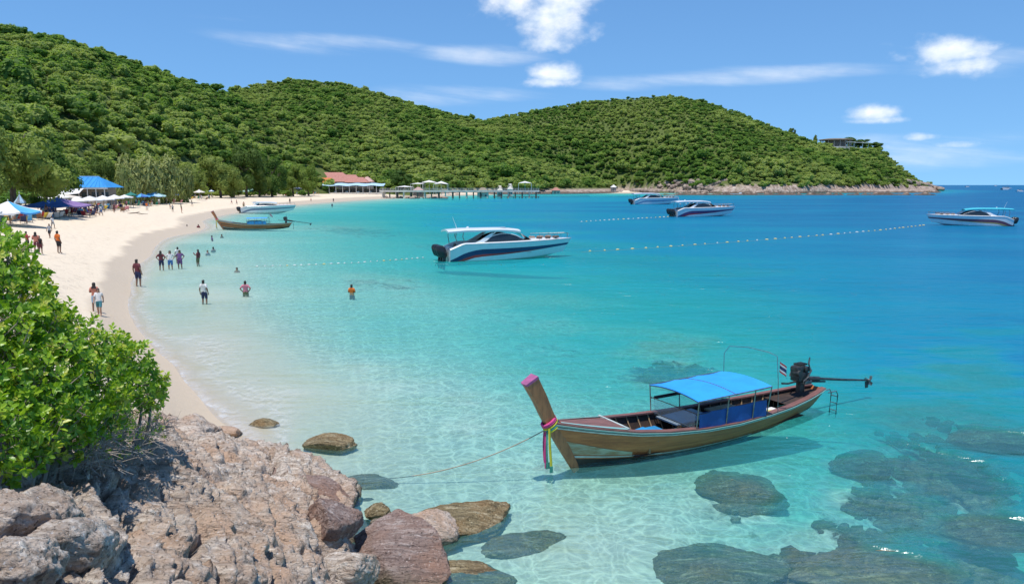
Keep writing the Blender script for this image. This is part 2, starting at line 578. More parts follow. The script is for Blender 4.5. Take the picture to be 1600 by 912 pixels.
def make_sand():
    m_ = bpy.data.materials.new('sand'); m_.use_nodes = True
    T = NT(m_.node_tree)
    geo = T.n('ShaderNodeNewGeometry')
    sep = T.n('ShaderNodeSeparateXYZ', {0: (geo, 'Position')})
    rf = T.n('ShaderNodeAttribute', attribute_name='reef')
    n1 = T.n('ShaderNodeTexNoise', {'Vector': (geo, 'Position'), 'Scale': .35, 'Detail': 6.0})
    n2 = T.n('ShaderNodeTexNoise', {'Vector': (geo, 'Position'), 'Scale': 5.0, 'Detail': 8.0, 'Roughness': .7})
    dry = T.mixc(n2, (.79, .665, .505), (.69, .57, .42))
    h = T.m('ADD', (sep, 2), T.m('MULTIPLY', T.m('SUBTRACT', n1, .5), .5))
    # wet band just above the waterline
    wet = T.smooth(h, .68, .42)
    sandc = T.mixc(T.m('MULTIPLY', wet, .85), C2(dry), (.52, .415, .295))
    nf = T.n('ShaderNodeTexNoise', {'Vector': (geo, 'Position'), 'Scale': 1.7, 'Detail': 3.0, 'Roughness': .6})
    foot = T.m('MULTIPLY', T.smooth(nf, .54, .66), T.smooth(h, .5, 1.0))
    sandc = T.mixc(T.m('MULTIPLY', foot, .35), C2(sandc), (.50, .40, .30))
    under = T.smooth((sep, 2), -.02, -.3)
    sandc = T.mixc(under, C2(sandc), (.84, .79, .64))
    # strand line of weed and shells
    n4 = T.n('ShaderNodeTexNoise', {'Vector': (geo, 'Position'), 'Scale': 1.2, 'Detail': 8.0, 'Roughness': .75})
    strand = T.m('MULTIPLY', T.m('MULTIPLY', T.smooth(h, .75, .95), T.smooth(h, 1.25, 1.0)), T.smooth(n4, .52, .68))
    sandc = T.mixc(T.m('MULTIPLY', strand, .5), C2(sandc), (.42, .31, .21))
    n3 = T.n('ShaderNodeTexNoise', {'Vector': (geo, 'Position'), 'Scale': 2.2, 'Detail': 9.0, 'Roughness': .72})
    coral = T.ramp(n3, [(.34, (.012, .016, .017)), (.48, (.045, .044, .034)), (.60, (.13, .10, .065)), (.70, (.36, .30, .20))])
    f = T.smooth(T.m('ADD', (rf, 2), T.m('ADD', T.m('MULTIPLY', T.m('SUBTRACT', n3, .5), 1.7), T.m('MULTIPLY', T.m('SUBTRACT', n4, .5), 1.0))), .22, .80)
    col = T.mixc(f, C2(sandc), coral)
    bp = T.n('ShaderNodeBump', {'Height': T.m('SUBTRACT', T.m('ADD', n2, T.m('MULTIPLY', n4, 1.5)), T.m('MULTIPLY', foot, 1.2)), 'Strength': .6, 'Distance': .06})
    rough = T.m('SUBTRACT', .95, T.m('MULTIPLY', wet, .45))
    bs = T.n('ShaderNodeBsdfPrincipled', {'Base Color': C2(col), 'Roughness': rough, 'Normal': bp, 'Specular IOR Level': .3})
    T.n('ShaderNodeOutputMaterial', {'Surface': bs})
    return m_


_faces = grid_faces(len(_rr), len(_az))
me = mesh_np('ground', np.stack([gx, gy, gzv], 1), _faces, True)
attr(me, 'reef', reef)
M_SAND = make_sand()
tag(ob('ground', me, M_SAND), kind='structure')


# submerged and half-sunk boulders: centre pixel on the water, width, depth, top above or below the water (metres)
SUNK = [(578, 764, 1.3, .9, -.03), (812, 856, 1.75, .8, -.06), (1160, 768, 1.6, 1.25, -.05), (1100, 893, 2.4, 1.3, -.04), (1372, 894, 2.9, 1.6, -.05), (412, 662, .7, .5, .02), (722, 904, 1.6, .7, .0), (702, 824, 2.5, 1.5, .08),
        (1560, 690, 3.0, 2.0, -.35), (1560, 830, 2.4, 1.4, -.22), (1350, 728, 1.8, 1.3, -.45)]

# ================================================================== WATER
def make_water():
    m_ = bpy.data.materials.new('sea_water'); m_.use_nodes = True
    T = NT(m_.node_tree)
    geo = T.n('ShaderNodeNewGeometry')
    pos = (geo, 'Position')
    dep = T.n('ShaderNodeAttribute', attribute_name='depth')
    mpd = T.n('ShaderNodeMapping', {'Vector': pos, 'Rotation': (0, 0, R(-10)), 'Scale': (.45, 1, 1)})
    un = T.n('ShaderNodeTexNoise', {'Vector': mpd, 'Scale': .045, 'Detail': 5.0, 'Roughness': .55})
    d = T.m('MULTIPLY', T.m('MAXIMUM', (dep, 2), 0.0), T.smooth(un, .3, .7, .72, 1.3))
    # ripples
    mp = T.n('ShaderNodeMapping', {'Vector': pos, 'Rotation': (0, 0, R(-14)), 'Scale': (.55, 1.15, 1)})
    w1 = T.n('ShaderNodeTexNoise', {'Vector': mp, 'Scale': 1.5, 'Detail': 5.0, 'Roughness': .55, 'Distortion': .5})
    mp2 = T.n('ShaderNodeMapping', {'Vector': pos, 'Rotation': (0, 0, R(-22)), 'Scale': (.5, 1.25, 1)})
    w2 = T.n('ShaderNodeTexNoise', {'Vector': mp2, 'Scale': .42, 'Detail': 4.0, 'Roughness': .55, 'Distortion': .4})
    w3 = T.n('ShaderNodeTexNoise', {'Vector': mp, 'Scale': .06, 'Detail': 5.0, 'Roughness': .6})
    hgt = T.m('ADD', T.m('MULTIPLY', w1, .32), T.m('MULTIPLY', w2, 1.0))
    calm = T.smooth(d, .1, 2.2, .35, 1.0)
    patch = T.smooth(w3, .35, .65, .6, 1.05)
    bp = T.n('ShaderNodeBump', {'Height': T.m('MULTIPLY', hgt, T.m('MULTIPLY', calm, patch)), 'Strength': 1.0, 'Distance': .85})
    # caustic light net painted into the transparency colour: thin lines let all light through, the rest a little less
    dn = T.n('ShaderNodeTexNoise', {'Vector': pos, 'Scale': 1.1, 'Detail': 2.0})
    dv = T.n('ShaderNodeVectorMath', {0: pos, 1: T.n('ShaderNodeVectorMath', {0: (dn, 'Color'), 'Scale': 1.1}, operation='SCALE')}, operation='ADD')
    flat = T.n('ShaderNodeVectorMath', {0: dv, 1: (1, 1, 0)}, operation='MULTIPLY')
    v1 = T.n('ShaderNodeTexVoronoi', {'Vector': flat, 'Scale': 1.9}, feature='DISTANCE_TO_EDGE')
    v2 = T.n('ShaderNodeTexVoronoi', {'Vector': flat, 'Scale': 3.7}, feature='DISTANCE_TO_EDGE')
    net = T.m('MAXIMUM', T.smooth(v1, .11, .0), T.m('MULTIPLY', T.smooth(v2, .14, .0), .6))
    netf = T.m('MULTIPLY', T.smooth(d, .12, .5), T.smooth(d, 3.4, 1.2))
    caustic_tint = T.m('SUBTRACT', 1.0, T.m('MULTIPLY', T.m('MULTIPLY', T.m('SUBTRACT', 1.0, net), .30), netf))
    # absorption of the water column under each point, times the painted light net
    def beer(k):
        return T.m('MULTIPLY', T.m('EXPONENT', T.m('MULTIPLY', d, -k)), caustic_tint)
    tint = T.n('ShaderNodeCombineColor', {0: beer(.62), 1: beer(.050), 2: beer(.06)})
    body_f = T.m('SUBTRACT', 1.0, T.m('EXPONENT', T.m('MULTIPLY', d, -.30)))
    body = T.ramp(T.m('DIVIDE', d, 12.0), [(0, (.17, .52, .48)), (.10, (.055, .43, .43)), (.20, (.012, .34, .38)), (.38, (.0, .25, .39)), (.66, (.0, .155, .30)), (1, (.0, .105, .24))])
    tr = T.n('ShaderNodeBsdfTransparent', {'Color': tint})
    df = T.n('ShaderNodeBsdfDiffuse', {'Color': body, 'Normal': bp})
    mix1 = T.n('ShaderNodeMixShader', {0: body_f, 1: tr, 2: df})
    # foam along the edge
    fn = T.n('ShaderNodeTexNoise', {'Vector': pos, 'Scale': 2.4, 'Detail': 8.0, 'Roughness': .7, 'Distortion': 1.0})
    fl = T.n('ShaderNodeTexNoise', {'Vector': pos, 'Scale': .25, 'Detail': 3.0})
    dd = T.m('ADD', d, T.m('MULTIPLY', T.m('SUBTRACT', fl, .5), .16))
    band = T.m('MAXIMUM', T.m('MULTIPLY', T.smooth(dd, .0, .015), T.smooth(dd, .09, .015)),
               T.m('MULTIPLY', T.m('MULTIPLY', T.smooth(dd, .08, .14), T.smooth(dd, .22, .14)), .55))
    foam = T.m('MULTIPLY', band, T.smooth(fn, .34, .74))
    fd = T.n('ShaderNodeBsdfDiffuse', {'Color': (.85, .85, .83, 1)})
    mix2 = T.n('ShaderNodeMixShader', {0: T.m('MULTIPLY', foam, .6), 1: mix1, 2: fd})
    fr = T.n('ShaderNodeFresnel', {'IOR': 1.33, 'Normal': bp})
    gl = T.n('ShaderNodeBsdfGlossy', {'Color': (.95, .97, 1, 1), 'Roughness': .20, 'Normal': bp})
    mix3 = T.n('ShaderNodeMixShader', {0: T.m('MINIMUM', T.m('MULTIPLY', fr, 2.0), .18), 1: mix2, 2: gl})
    T.n('ShaderNodeOutputMaterial', {'Surface': mix3})
    return m_


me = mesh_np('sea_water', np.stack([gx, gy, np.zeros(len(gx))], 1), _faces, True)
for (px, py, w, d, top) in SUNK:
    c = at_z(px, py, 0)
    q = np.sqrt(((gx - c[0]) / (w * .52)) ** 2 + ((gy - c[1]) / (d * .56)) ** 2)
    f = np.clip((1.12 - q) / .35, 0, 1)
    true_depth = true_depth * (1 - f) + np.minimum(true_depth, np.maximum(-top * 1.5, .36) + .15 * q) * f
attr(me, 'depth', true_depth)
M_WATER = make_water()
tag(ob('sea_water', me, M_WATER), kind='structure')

# ================================================================== HILLS
def prof(pts):
    a = np.array(pts, float)
    return np.arctan((a[:, 0] - 800) / F_PX), a[:, 1:]


_HA = prof([(-1400, 60, 420, 60), (-500, 20, 430, 90), (-150, 26, 440, 115), (0, 31, 450, 150), (60, 42, 455, 165), (130, 52, 470, 190), (200, 79, 500, 225), (260, 102, 525, 265), (320, 124, 550, 310), (370, 140, 565, 350), (430, 166, 570, 400),
            (500, 205, 570, 440), (560, 240, 560, 470), (610, 270, 555, 480), (650, 292, 550, 490), (760, 330, 550, 500)])
_HB = prof([(100, 260, 900, 560), (250, 185, 900, 560), (330, 152, 900, 560), (370, 138, 900, 550), (430, 126, 900, 540), (480, 121, 900, 535), (540, 126, 900, 530), (600, 142, 900, 525), (660, 162, 900, 530), (720, 177, 900, 540),
            (780, 192, 900, 550), (850, 220, 900, 570), (920, 262, 900, 600), (980, 300, 900, 640)])
_HC = prof([(520, 330, 800, 470), (590, 300, 820, 450), (640, 268, 850, 445), (690, 226, 890, 505), (750, 186, 930, 560), (800, 176, 930, 620), (860, 165, 940, 690), (920, 154, 935, 725), (980, 149, 920, 710), (1040, 146, 900, 662), (1090, 153, 875, 618), (1150, 174, 860, 600),
            (1200, 195, 860, 595), (1250, 214, 870, 610), (1290, 223, 880, 640), (1345, 224, 890, 690), (1375, 236, 900, 730), (1400, 260, 905, 780), (1425, 282, 905, 830), (1450, 294, 905, 860), (1475, 303, 905, 880), (1600, 330, 905, 890)])


def hill_one(H, az, rho, x, y, tree_h, pw):
    a, dat = H
    sil = np.interp(az, a, dat[:, 0]); Yr = np.interp(az, a, dat[:, 1]); Yb = np.interp(az, a, dat[:, 2])
    Y = rho * np.cos(az)
    el = np.tan(np.arctan((456 - sil) / F_PX) - PITCH)
    top = CAM_H + Yr * el - tree_h * np.clip((289 - sil) / 40, 0, 1)
    top = np.where(sil > 300, -(sil - 300) * .4, top)
    t = (Y - Yb) / np.maximum(Yr - Yb, 10)
    up = np.clip(t, 0, 1) ** pw
    s = np.where(t <= 1, up, 1 - ((Y - Yr) / 330) ** 2)
    h = 1.5 * np.clip(t * 6, -2, 1) + (top - 1.5) * s
    h = np.where(t > 1, np.minimum(h, top - (Y - Yr) * .02), h)
    gul = fbm(P3(x / 95, y / 95, 1.3), 4) * .085 * np.maximum(top, 0) * np.sin(np.pi * np.clip(t, 0, 1))
    return np.where(t < 0, -45 + 45 * np.clip(1 + t * 8, 0, 1) - .5, h + gul), t


def hill_z(x, y, which=False):
    az = np.arctan2(x, y); rho = np.hypot(x, y)
    a, ta = hill_one(_HA, az, rho, x, y, 5.0, .80)
    b, tb = hill_one(_HB, az, rho, x, y, 5.0, .85)
    c, tc_ = hill_one(_HC, az, rho, x, y, 5.0, .74)
    z = np.maximum(np.maximum(a, b), c)
    z = np.maximum(z, -45)
    if which:
        w = np.argmax(np.stack([a, b, c]), 0)
        t = np.choose(w, [ta, tb, tc_])
        return z, w, t
    return z


def make_hill_mat():
    m_ = bpy.data.materials.new('hill_soil'); m_.use_nodes = True
    T = NT(m_.node_tree)
    geo = T.n('ShaderNodeNewGeometry')
    rk = T.n('ShaderNodeAttribute', attribute_name='rock')
    n1 = T.n('ShaderNodeTexNoise', {'Vector': (geo, 'Position'), 'Scale': .03, 'Detail': 8.0, 'Roughness': .65})
    n2 = T.n('ShaderNodeTexNoise', {'Vector': (geo, 'Position'), 'Scale': .35, 'Detail': 8.0, 'Roughness': .7})
    green = T.mixc(n1, (.085, .125, .030), (.15, .175, .05))
    green = T.mixc(T.smooth(n2, .45, .7), C2(green), (.07, .105, .025))
    rock = T.ramp(n2, [(.3, (.07, .055, .045)), (.45, (.30, .22, .17)), (.58, (.50, .39, .32)), (.72, (.66, .58, .50))])
    sepz = T.n('ShaderNodeSeparateXYZ', {0: (geo, 'Position')})
    tide = T.smooth(T.m('ADD', (sepz, 2), T.m('MULTIPLY', T.m('SUBTRACT', n2, .5), 2.0)), 2.0, .8)
    rock = T.mixc(T.m('MULTIPLY', tide, .8), rock, (.07, .055, .045))
    col = T.mixc((rk, 2), C2(green), C2(rock))
    bp = T.n('ShaderNodeBump', {'Height': n2, 'Strength': .8, 'Distance': 2.0})
    bs = T.n('ShaderNodeBsdfPrincipled', {'Base Color': C2(col), 'Roughness': .95, 'Normal': bp, 'Specular IOR Level': .2})
    T.n('ShaderNodeOutputMaterial', {'Surface': bs})
    return m_


def build_hills():
    az = np.radians(np.concatenate([np.arange(-75, -38, 1.5), np.arange(-38, 33, .16)]))
    rr = np.exp(np.linspace(np.log(70), np.log(1450), 330))
    A, Q = np.meshgrid(az, rr)
    x, y = (Q * np.sin(A)).ravel(), (Q * np.cos(A)).ravel()
    z = hill_z(x, y)
    pxv = 800 + F_PX * np.tan(A.ravel())
    coast = np.clip((pxv - 1000) / 60, 0, 1)
    edge = coast * np.clip((11 - z) / 7, 0, 1) * (z > -6)
    rid = fbm(P3(x / 7, y / 7, z / 5), 5, .6, ridged=True)
    z = z + edge * (rid * 3.0 + .3) - np.clip((pxv - 1450) / 14, 0, 6) * 3
    low = ((pxv > 690) & (pxv < 1030)) * np.clip((4.2 - z) / 1.2, 0, 1) * (z > -3)
    rock = np.clip(low * 2.2 / np.maximum(coast, .01) + edge * 1.6 + fbm(P3(x / 14, y / 14, 4.0), 4) * .9 - .25 - np.clip((z - 5.5) / 5, 0, 1.5), 0, 1) * np.maximum(coast, low)
    me = mesh_np('hills', np.stack([x, y, z], 1), grid_faces(len(rr), len(az)), True)
    attr(me, 'rock', rock)
    tag(ob('hills', me, make_hill_mat()), kind='structure')


build_hills()
# ================================================================== TREES
def leaf_mat(name, dark, light, dry, loc_scale=.012, transl=.25, per_leaf=True):
    m_ = bpy.data.materials.new(name); m_.use_nodes = True
    T = NT(m_.node_tree)
    oi = T.n('ShaderNodeObjectInfo')
    tone = T.n('ShaderNodeAttribute', attribute_name='tone')
    n1 = T.n('ShaderNodeTexNoise', {'Vector': (oi, 'Location'), 'Scale': loc_scale, 'Detail': 4.0, 'Roughness': .6})
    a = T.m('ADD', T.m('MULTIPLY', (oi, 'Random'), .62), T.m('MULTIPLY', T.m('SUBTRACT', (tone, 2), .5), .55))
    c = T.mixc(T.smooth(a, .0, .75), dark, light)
    c = T.mixc(T.m('MULTIPLY', T.smooth(T.m('ADD', n1, T.m('MULTIPLY', (oi, 'Random'), .22)), .50, .74), .75), C2(c), dry)
    df = T.n('ShaderNodeBsdfPrincipled', {'Base Color': C2(c), 'Roughness': .65, 'Specular IOR Level': .25})
    tl = T.n('ShaderNodeBsdfTranslucent', {'Color': T.mixc(1.0, C2(c), (1.2, 1.35, .6), 'MULTIPLY')})
    mx = T.n('ShaderNodeMixShader', {0: transl, 1: df, 2: tl})
    T.n('ShaderNodeOutputMaterial', {'Surface': mx})
    return m_


M_FOREST = leaf_mat('forest_leaves', (.10, .205, .036), (.28, .41, .080), (.42, .46, .15), transl=.48)
M_BEACHTREE = leaf_mat('beach_tree_leaves', (.042, .105, .014), (.23, .31, .045), (.22, .27, .06))
M_OLIVE = leaf_mat('olive_leaves', (.17, .23, .06), (.34, .40, .12), (.36, .37, .14))
M_BARK = pmat('bark', (.16, .12, .09), (.08, .06, .045), 4, .9, bump=.5, stretch=(1, 1, .3))


def ico(sub):
    bm = bmesh.new(); bmesh.ops.create_icosphere(bm, subdivisions=sub, radius=1.0)
    bm.verts.ensure_lookup_table()
    v = np.array([q.co[:] for q in bm.verts]); f = np.array([[q.index for q in p.verts] for p in bm.faces])
    bm.free(); return v, f


def crown_mesh(name, seed, ncards, card, flat=.75, lobes=9, core=True, spread=.62, droop=0.0, small=1.0):
    """unit crown about the origin: many leaf-sprays over an uneven cluster of lobes"""
    rg = np.random.default_rng(seed)
    cen = [np.array((0, 0, 0.0))]; rad = [.62 if small == 1 else .40]
    lz = 1.0 if small == 1 else .62
    for _ in range(lobes):
        d = rg.normal(size=3); d[2] = abs(d[2]) * .8 - .15; d /= np.linalg.norm(d)
        cen.append(d * spread * (.75 + .4 * rg.random())); rad.append((.26 + .24 * rg.random()) * small)
    cen, rad = np.array(cen), np.array(rad)
    V, F, Tn = [], [], []
    if core:
        v, f = ico(2)
        base = 0
        for c, r_ in zip(cen, rad):
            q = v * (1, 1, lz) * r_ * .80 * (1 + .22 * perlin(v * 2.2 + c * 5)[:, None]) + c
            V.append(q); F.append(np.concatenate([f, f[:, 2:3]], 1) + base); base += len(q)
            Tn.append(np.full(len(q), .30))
    n0 = sum(len(q) for q in V)
    w = rad ** 2; w /= w.sum()
    k = rg.choice(len(rad), size=ncards, p=w)
    d = rg.normal(size=(ncards, 3)); d[:, 2] = d[:, 2] * .9 + .25
    d /= np.linalg.norm(d, axis=1)[:, None]
    p = cen[k] + d * (1, 1, lz) * rad[k][:, None] * (.82 + .32 * rg.random((ncards, 1)))
    nrm = d + rg.normal(size=(ncards, 3)) * .55 + np.array((0, 0, .85)); nrm /= np.linalg.norm(nrm, axis=1)[:, None]
    t1 = np.cross(nrm, rg.normal(size=(ncards, 3))); t1 /= np.linalg.norm(t1, axis=1)[:, None]
    t2 = np.cross(nrm, t1)
    t1[:, 2] -= droop; 
    s = card * (.6 + .8 * rg.random((ncards, 1)))
    bend = nrm * s * .35
    quad = np.stack([p - t1 * s, p + t2 * s * .55 + bend * .6, p + t1 * s, p - t2 * s * .55 + bend * .3], 1).reshape(-1, 3)
    V.append(quad)
    F.append(np.arange(ncards * 4).reshape(-1, 4) + n0)
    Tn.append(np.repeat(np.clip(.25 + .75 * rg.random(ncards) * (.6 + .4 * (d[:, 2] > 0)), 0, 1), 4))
    V = np.concatenate(V); F = np.concatenate(F)
    V[:, 2] *= flat
    me = bpy.data.meshes.new(name)
    if core:     # triangles were padded to quads: rebuild as tris/quads
        faces = [tuple(q[:3]) if q[2] == q[3] else tuple(q) for q in F.tolist()]
        me.from_pydata(V.tolist(), [], faces)
    else:
        me = mesh_np(name, V, F)
    attr(me, 'tone', np.concatenate(Tn))
    return me


def trunk_mesh(name, h, r, seed, limbs=5, lean=.1):
    rg = random.Random(seed)
    b = MB()
    pts = [(lean * math.sin(i * .9 + seed) * i / 4, lean * math.cos(i * 1.1 + seed) * i / 4, h * i / 5) for i in range(6)]
    b.tube(pts, [r * (1.25 - .13 * i) for i in range(6)], 7)
    for k in range(limbs):
        a = k * 2.4 + rg.random(); z0 = h * (.55 + .4 * rg.random()); L = h * (.35 + .3 * rg.random())
        p0 = Vector((0, 0, z0)); d = Vector((math.cos(a), math.sin(a), .9))
        b.tube([p0, p0 + d * L * .45, p0 + d * L * .8 + Vector((0, 0, .15 * L))], [r * .5, r * .32, r * .12], 5)
    me = bpy.data.meshes.new(name); me.from_pydata(b.v, [], b.f); return me


CROWNS = [crown_mesh('crown_mesh', 11, 420, .14, .80, 8), crown_mesh('crown_mesh', 12, 420, .13, .68, 11), crown_mesh('crown_mesh', 13, 380, .15, .9, 7),
          crown_mesh('crown_mesh', 14, 440, .12, .6, 12, spread=.72)]
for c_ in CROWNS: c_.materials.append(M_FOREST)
TRUNKS = [trunk_mesh('trunk_mesh', 1.0, .055, s) for s in (1, 2)]
for c_ in TRUNKS: c_.materials.append(M_BARK)


_zones_t = [(45, 'above the nearest beach tents'), (70, 'above the dark blue tent'), (95, 'just left of the blue roof'), (140, 'above the left half of the blue roof'), (165, 'above the right half of the blue roof'), (190, 'above the right eave of the blue roof'), (235, 'above the left feathery tree'), (275, 'above the middle feathery tree'),
            (315, 'above the cream parasol'), (355, 'above the tiny pale parasol'), (395, 'above the dark green tent'), (435, 'above the peaked green parasol'), (480, 'left of the red roofs'), (520, 'behind the left end of the red roofs'), (560, 'behind the middle of the red roofs'),
            (600, 'behind the pink roof'), (640, 'at the landward end of the pier'), (680, 'behind the tallest sail tent'), (720, 'right of the sail tents'), (765, 'behind the middle of the pier'), (805, 'behind the domed hut'), (850, 'at the outer end of the pier'), (920, 'behind the far white beach'), (1000, 'right of the far white beach'),
            (1100, 'above the farthest speedboats'), (1250, 'above the headland rocks'), (9999, 'near the headland tip')]
_shape_t = ['round-headed', 'broad many-lobed', 'tall domed', 'spreading']


def tree_label(px, k, s):
    where = [w for lim, w in _zones_t if px < lim][0]
    big = 'large' if s > 4.5 else ('small' if s < 3.2 else 'mid-sized')
    return '%s %s tree %s' % (big, _shape_t[k], where), 'broadleaf trees at the foot of the hills'


def forest():
    cell = 4.2
    X, Y = np.meshgrid(np.arange(-760, 640, cell), np.arange(90, 1130, cell))
    x = X.ravel() + rng.uniform(-.5, .5, X.size) * cell; y = Y.ravel() + rng.uniform(-.5, .5, X.size) * cell
    az = np.arctan2(x, y)
    k = (np.abs(az) < R(39.5)) & (x < .62 * y)
    x, y = x[k], y[k]
    z, w, t = hill_z(x, y, True)
    px = 800 + F_PX * x / y
    lim = np.where(px > 1000, 4.0 + 3.5 * fbm(P3(x / 25, y / 25, .7), 3), np.where(px > 860, 4.2, 2.0))
    k = (z > lim) & (t < 1.07)
    # leave clear the plots of the buildings
    for (bx, by, r_) in CLEAR:
        k &= (np.hypot(x - bx, (y - by)) > r_)
    x, y, z, px, t, w = x[k], y[k], z[k], px[k], t[k], w[k]
    patch = fbm(P3(x / 60, y / 60, 9.0), 3)
    sc = (1.75 + 2.2 * rng.random(len(x)) ** 2.4) * (1 + .30 * patch)
    sc *= np.interp(t, [0, .15, .5, 1], [1.25, 1.15, .95, .85])
    big = rng.random(len(x)) < .07
    sc = np.where(big, sc * 1.5, sc)
    keep = rng.random(len(x)) < np.clip(1.02 - .5 * np.clip(patch * -1.6 - .25, 0, 1), 0, 1)
    sc = np.where(rng.random(len(x)) < .28, sc * .5, sc)
    x, y, z, px, t, sc = x[keep], y[keep], z[keep], px[keep], t[keep], sc[keep]
    rho = np.hypot(x, y)
    vis = (px > 0) & (px < 1600)
    order = np.argsort(np.where(vis, rho / sc, 1e9))
    ind = order[:270]
    rest = np.ones(len(x), bool); rest[ind] = False
    # --- the mass
    n = rest.sum()
    me = bpy.data.meshes.new('forest')
    me.vertices.add(n)
    zz = z[rest] + sc[rest] * .75
    me.vertices.foreach_set('co', np.stack([x[rest], y[rest], zz], 1).astype(np.float32).ravel())
    attr(me, 'size', sc[rest])
    attr(me, 'turn', rng.random(n) * 6.28)
    a = me.attributes.new('kind_index', 'INT', 'POINT'); a.data.foreach_set('value', rng.integers(0, len(CROWNS), n).astype(np.int32))
    o = tag(ob('forest', me), kind='stuff')
    ng = bpy.data.node_groups.new('forest_nodes', 'GeometryNodeTree')
    ng.interface.new_socket('Geometry', in_out='INPUT', socket_type='NodeSocketGeometry')
    ng.interface.new_socket('Geometry', in_out='OUTPUT', socket_type='NodeSocketGeometry')
    N, L = ng.nodes, ng.links
    gi, go = N.new('NodeGroupInput'), N.new('NodeGroupOutput')

    def na(nm, ty):
        q = N.new('GeometryNodeInputNamedAttribute'); q.data_type = ty; q.inputs[0].default_value = nm; return q
    si, tu, ki = na('size', 'FLOAT'), na('turn', 'FLOAT'), na('kind_index', 'INT')
    cb = N.new('ShaderNodeCombineXYZ'); L.new(tu.outputs[0], cb.inputs[2])
    cs = N.new('ShaderNodeCombineXYZ')
    for q in range(3): L.new(si.outputs[0], cs.inputs[q])
    jn = N.new('GeometryNodeJoinGeometry')
    for idx, cm in enumerate(CROWNS):
        src = bpy.data.objects.new('crown_source', cm)
        oi = N.new('GeometryNodeObjectInfo'); oi.inputs['Object'].default_value = src; oi.inputs['As Instance'].default_value = True
        cmp_ = N.new('FunctionNodeCompare'); cmp_.data_type = 'INT'; cmp_.operation = 'EQUAL'
        L.new(ki.outputs[0], cmp_.inputs[2]); cmp_.inputs[3].default_value = idx
        ip = N.new('GeometryNodeInstanceOnPoints')
        L.new(gi.outputs[0], ip.inputs['Points']); L.new(cmp_.outputs[0], ip.inputs['Selection'])
        L.new(oi.outputs['Geometry'], ip.inputs['Instance']); L.new(cb.outputs[0], ip.inputs['Rotation']); L.new(cs.outputs[0], ip.inputs['Scale'])
        L.new(ip.outputs[0], jn.inputs[0])
    L.new(jn.outputs[0], go.inputs[0])
    md = o.modifiers.new('scatter', 'NODES'); md.node_group = ng
    print('forest points', n)
    # --- the trees that show largest, each its own thing
    for i in ind:
        lab, grp = tree_label(px[i], i % len(CROWNS), sc[i])
        r_ = empty('broadleaf_tree', (x[i], y[i], z[i] - .4), float(rng.random() * 6.28), 1.0, lab, 'tree', grp)
        s = float(sc[i])
        tr = ob('trunk', TRUNKS[i % 2], None, r_); tr.scale = (s * .9, s * .9, s * 1.0)
        cr = ob('crown', CROWNS[i % len(CROWNS)], None, r_, (0, 0, s * .95)); cr.scale = (s, s, s * 1.05)


# plots kept clear of forest (x, y, radius)
CLEAR = []
for (px, Y, r_) in [(150, 150, 13), (115, 145, 12), (185, 153, 8), (505, 470, 10), (520, 474, 10), (535, 470, 12), (560, 470, 12), (585, 466, 10), (545, 474, 12), (668, 455, 14), (650, 450, 8), (690, 450, 8), (820, 520, 8), (1305, 880, 22), (1325, 880, 18), (1285, 880, 16), (1318, 866, 10)]:
    CLEAR.append(((px - 800) / F_PX * Y, Y, r_))
forest()

NEAR_CROWNS = [crown_mesh('beach_tree_crown', 31, 6500, .040, .8, 26, spread=.80, small=.72), crown_mesh('beach_tree_crown', 32, 6500, .042, .72, 30, spread=.84, small=.7), crown_mesh('beach_tree_crown', 33, 6000, .040, .95, 24, spread=.78, small=.72)]
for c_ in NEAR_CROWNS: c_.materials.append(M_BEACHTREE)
OLIVE_CROWNS = [crown_mesh('feathery_crown', 41, 4200, .085, .95, 14, core=True, spread=.66, droop=.5), crown_mesh('feathery_crown', 42, 4200, .08, .85, 16, core=True, spread=.7, droop=.4)]
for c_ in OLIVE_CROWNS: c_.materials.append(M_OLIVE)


def beach_tree(px, py_base, py_top, Y, wide, label, crown, cz=.58, group=None, name='beach_tree'):
    base = at_y(px, py_base, Y); top = at_y(px, py_top, Y)
    zb = max(gz1(base[0], Y), float(hill_z(np.array([base[0]]), np.array([Y]))[0])) - .1
    H = top[2] - zb
    rx = wide / F_PX * Y / 2
    r_ = empty(name, (base[0], Y, zb), random.random() * 6.28, 1.0, label, 'tree', group)
    tr = ob('trunk', trunk_mesh('trunk', H * .55, .022 * H + .06, int(px), 6, .35), M_BARK, r_)
    cz = cz - .15
    c = ob('crown', crown, None, r_, (0, 0, H * cz))
    c.scale = (rx * .98, rx * .98, (H * (1 - cz)) / .80)
    return r_


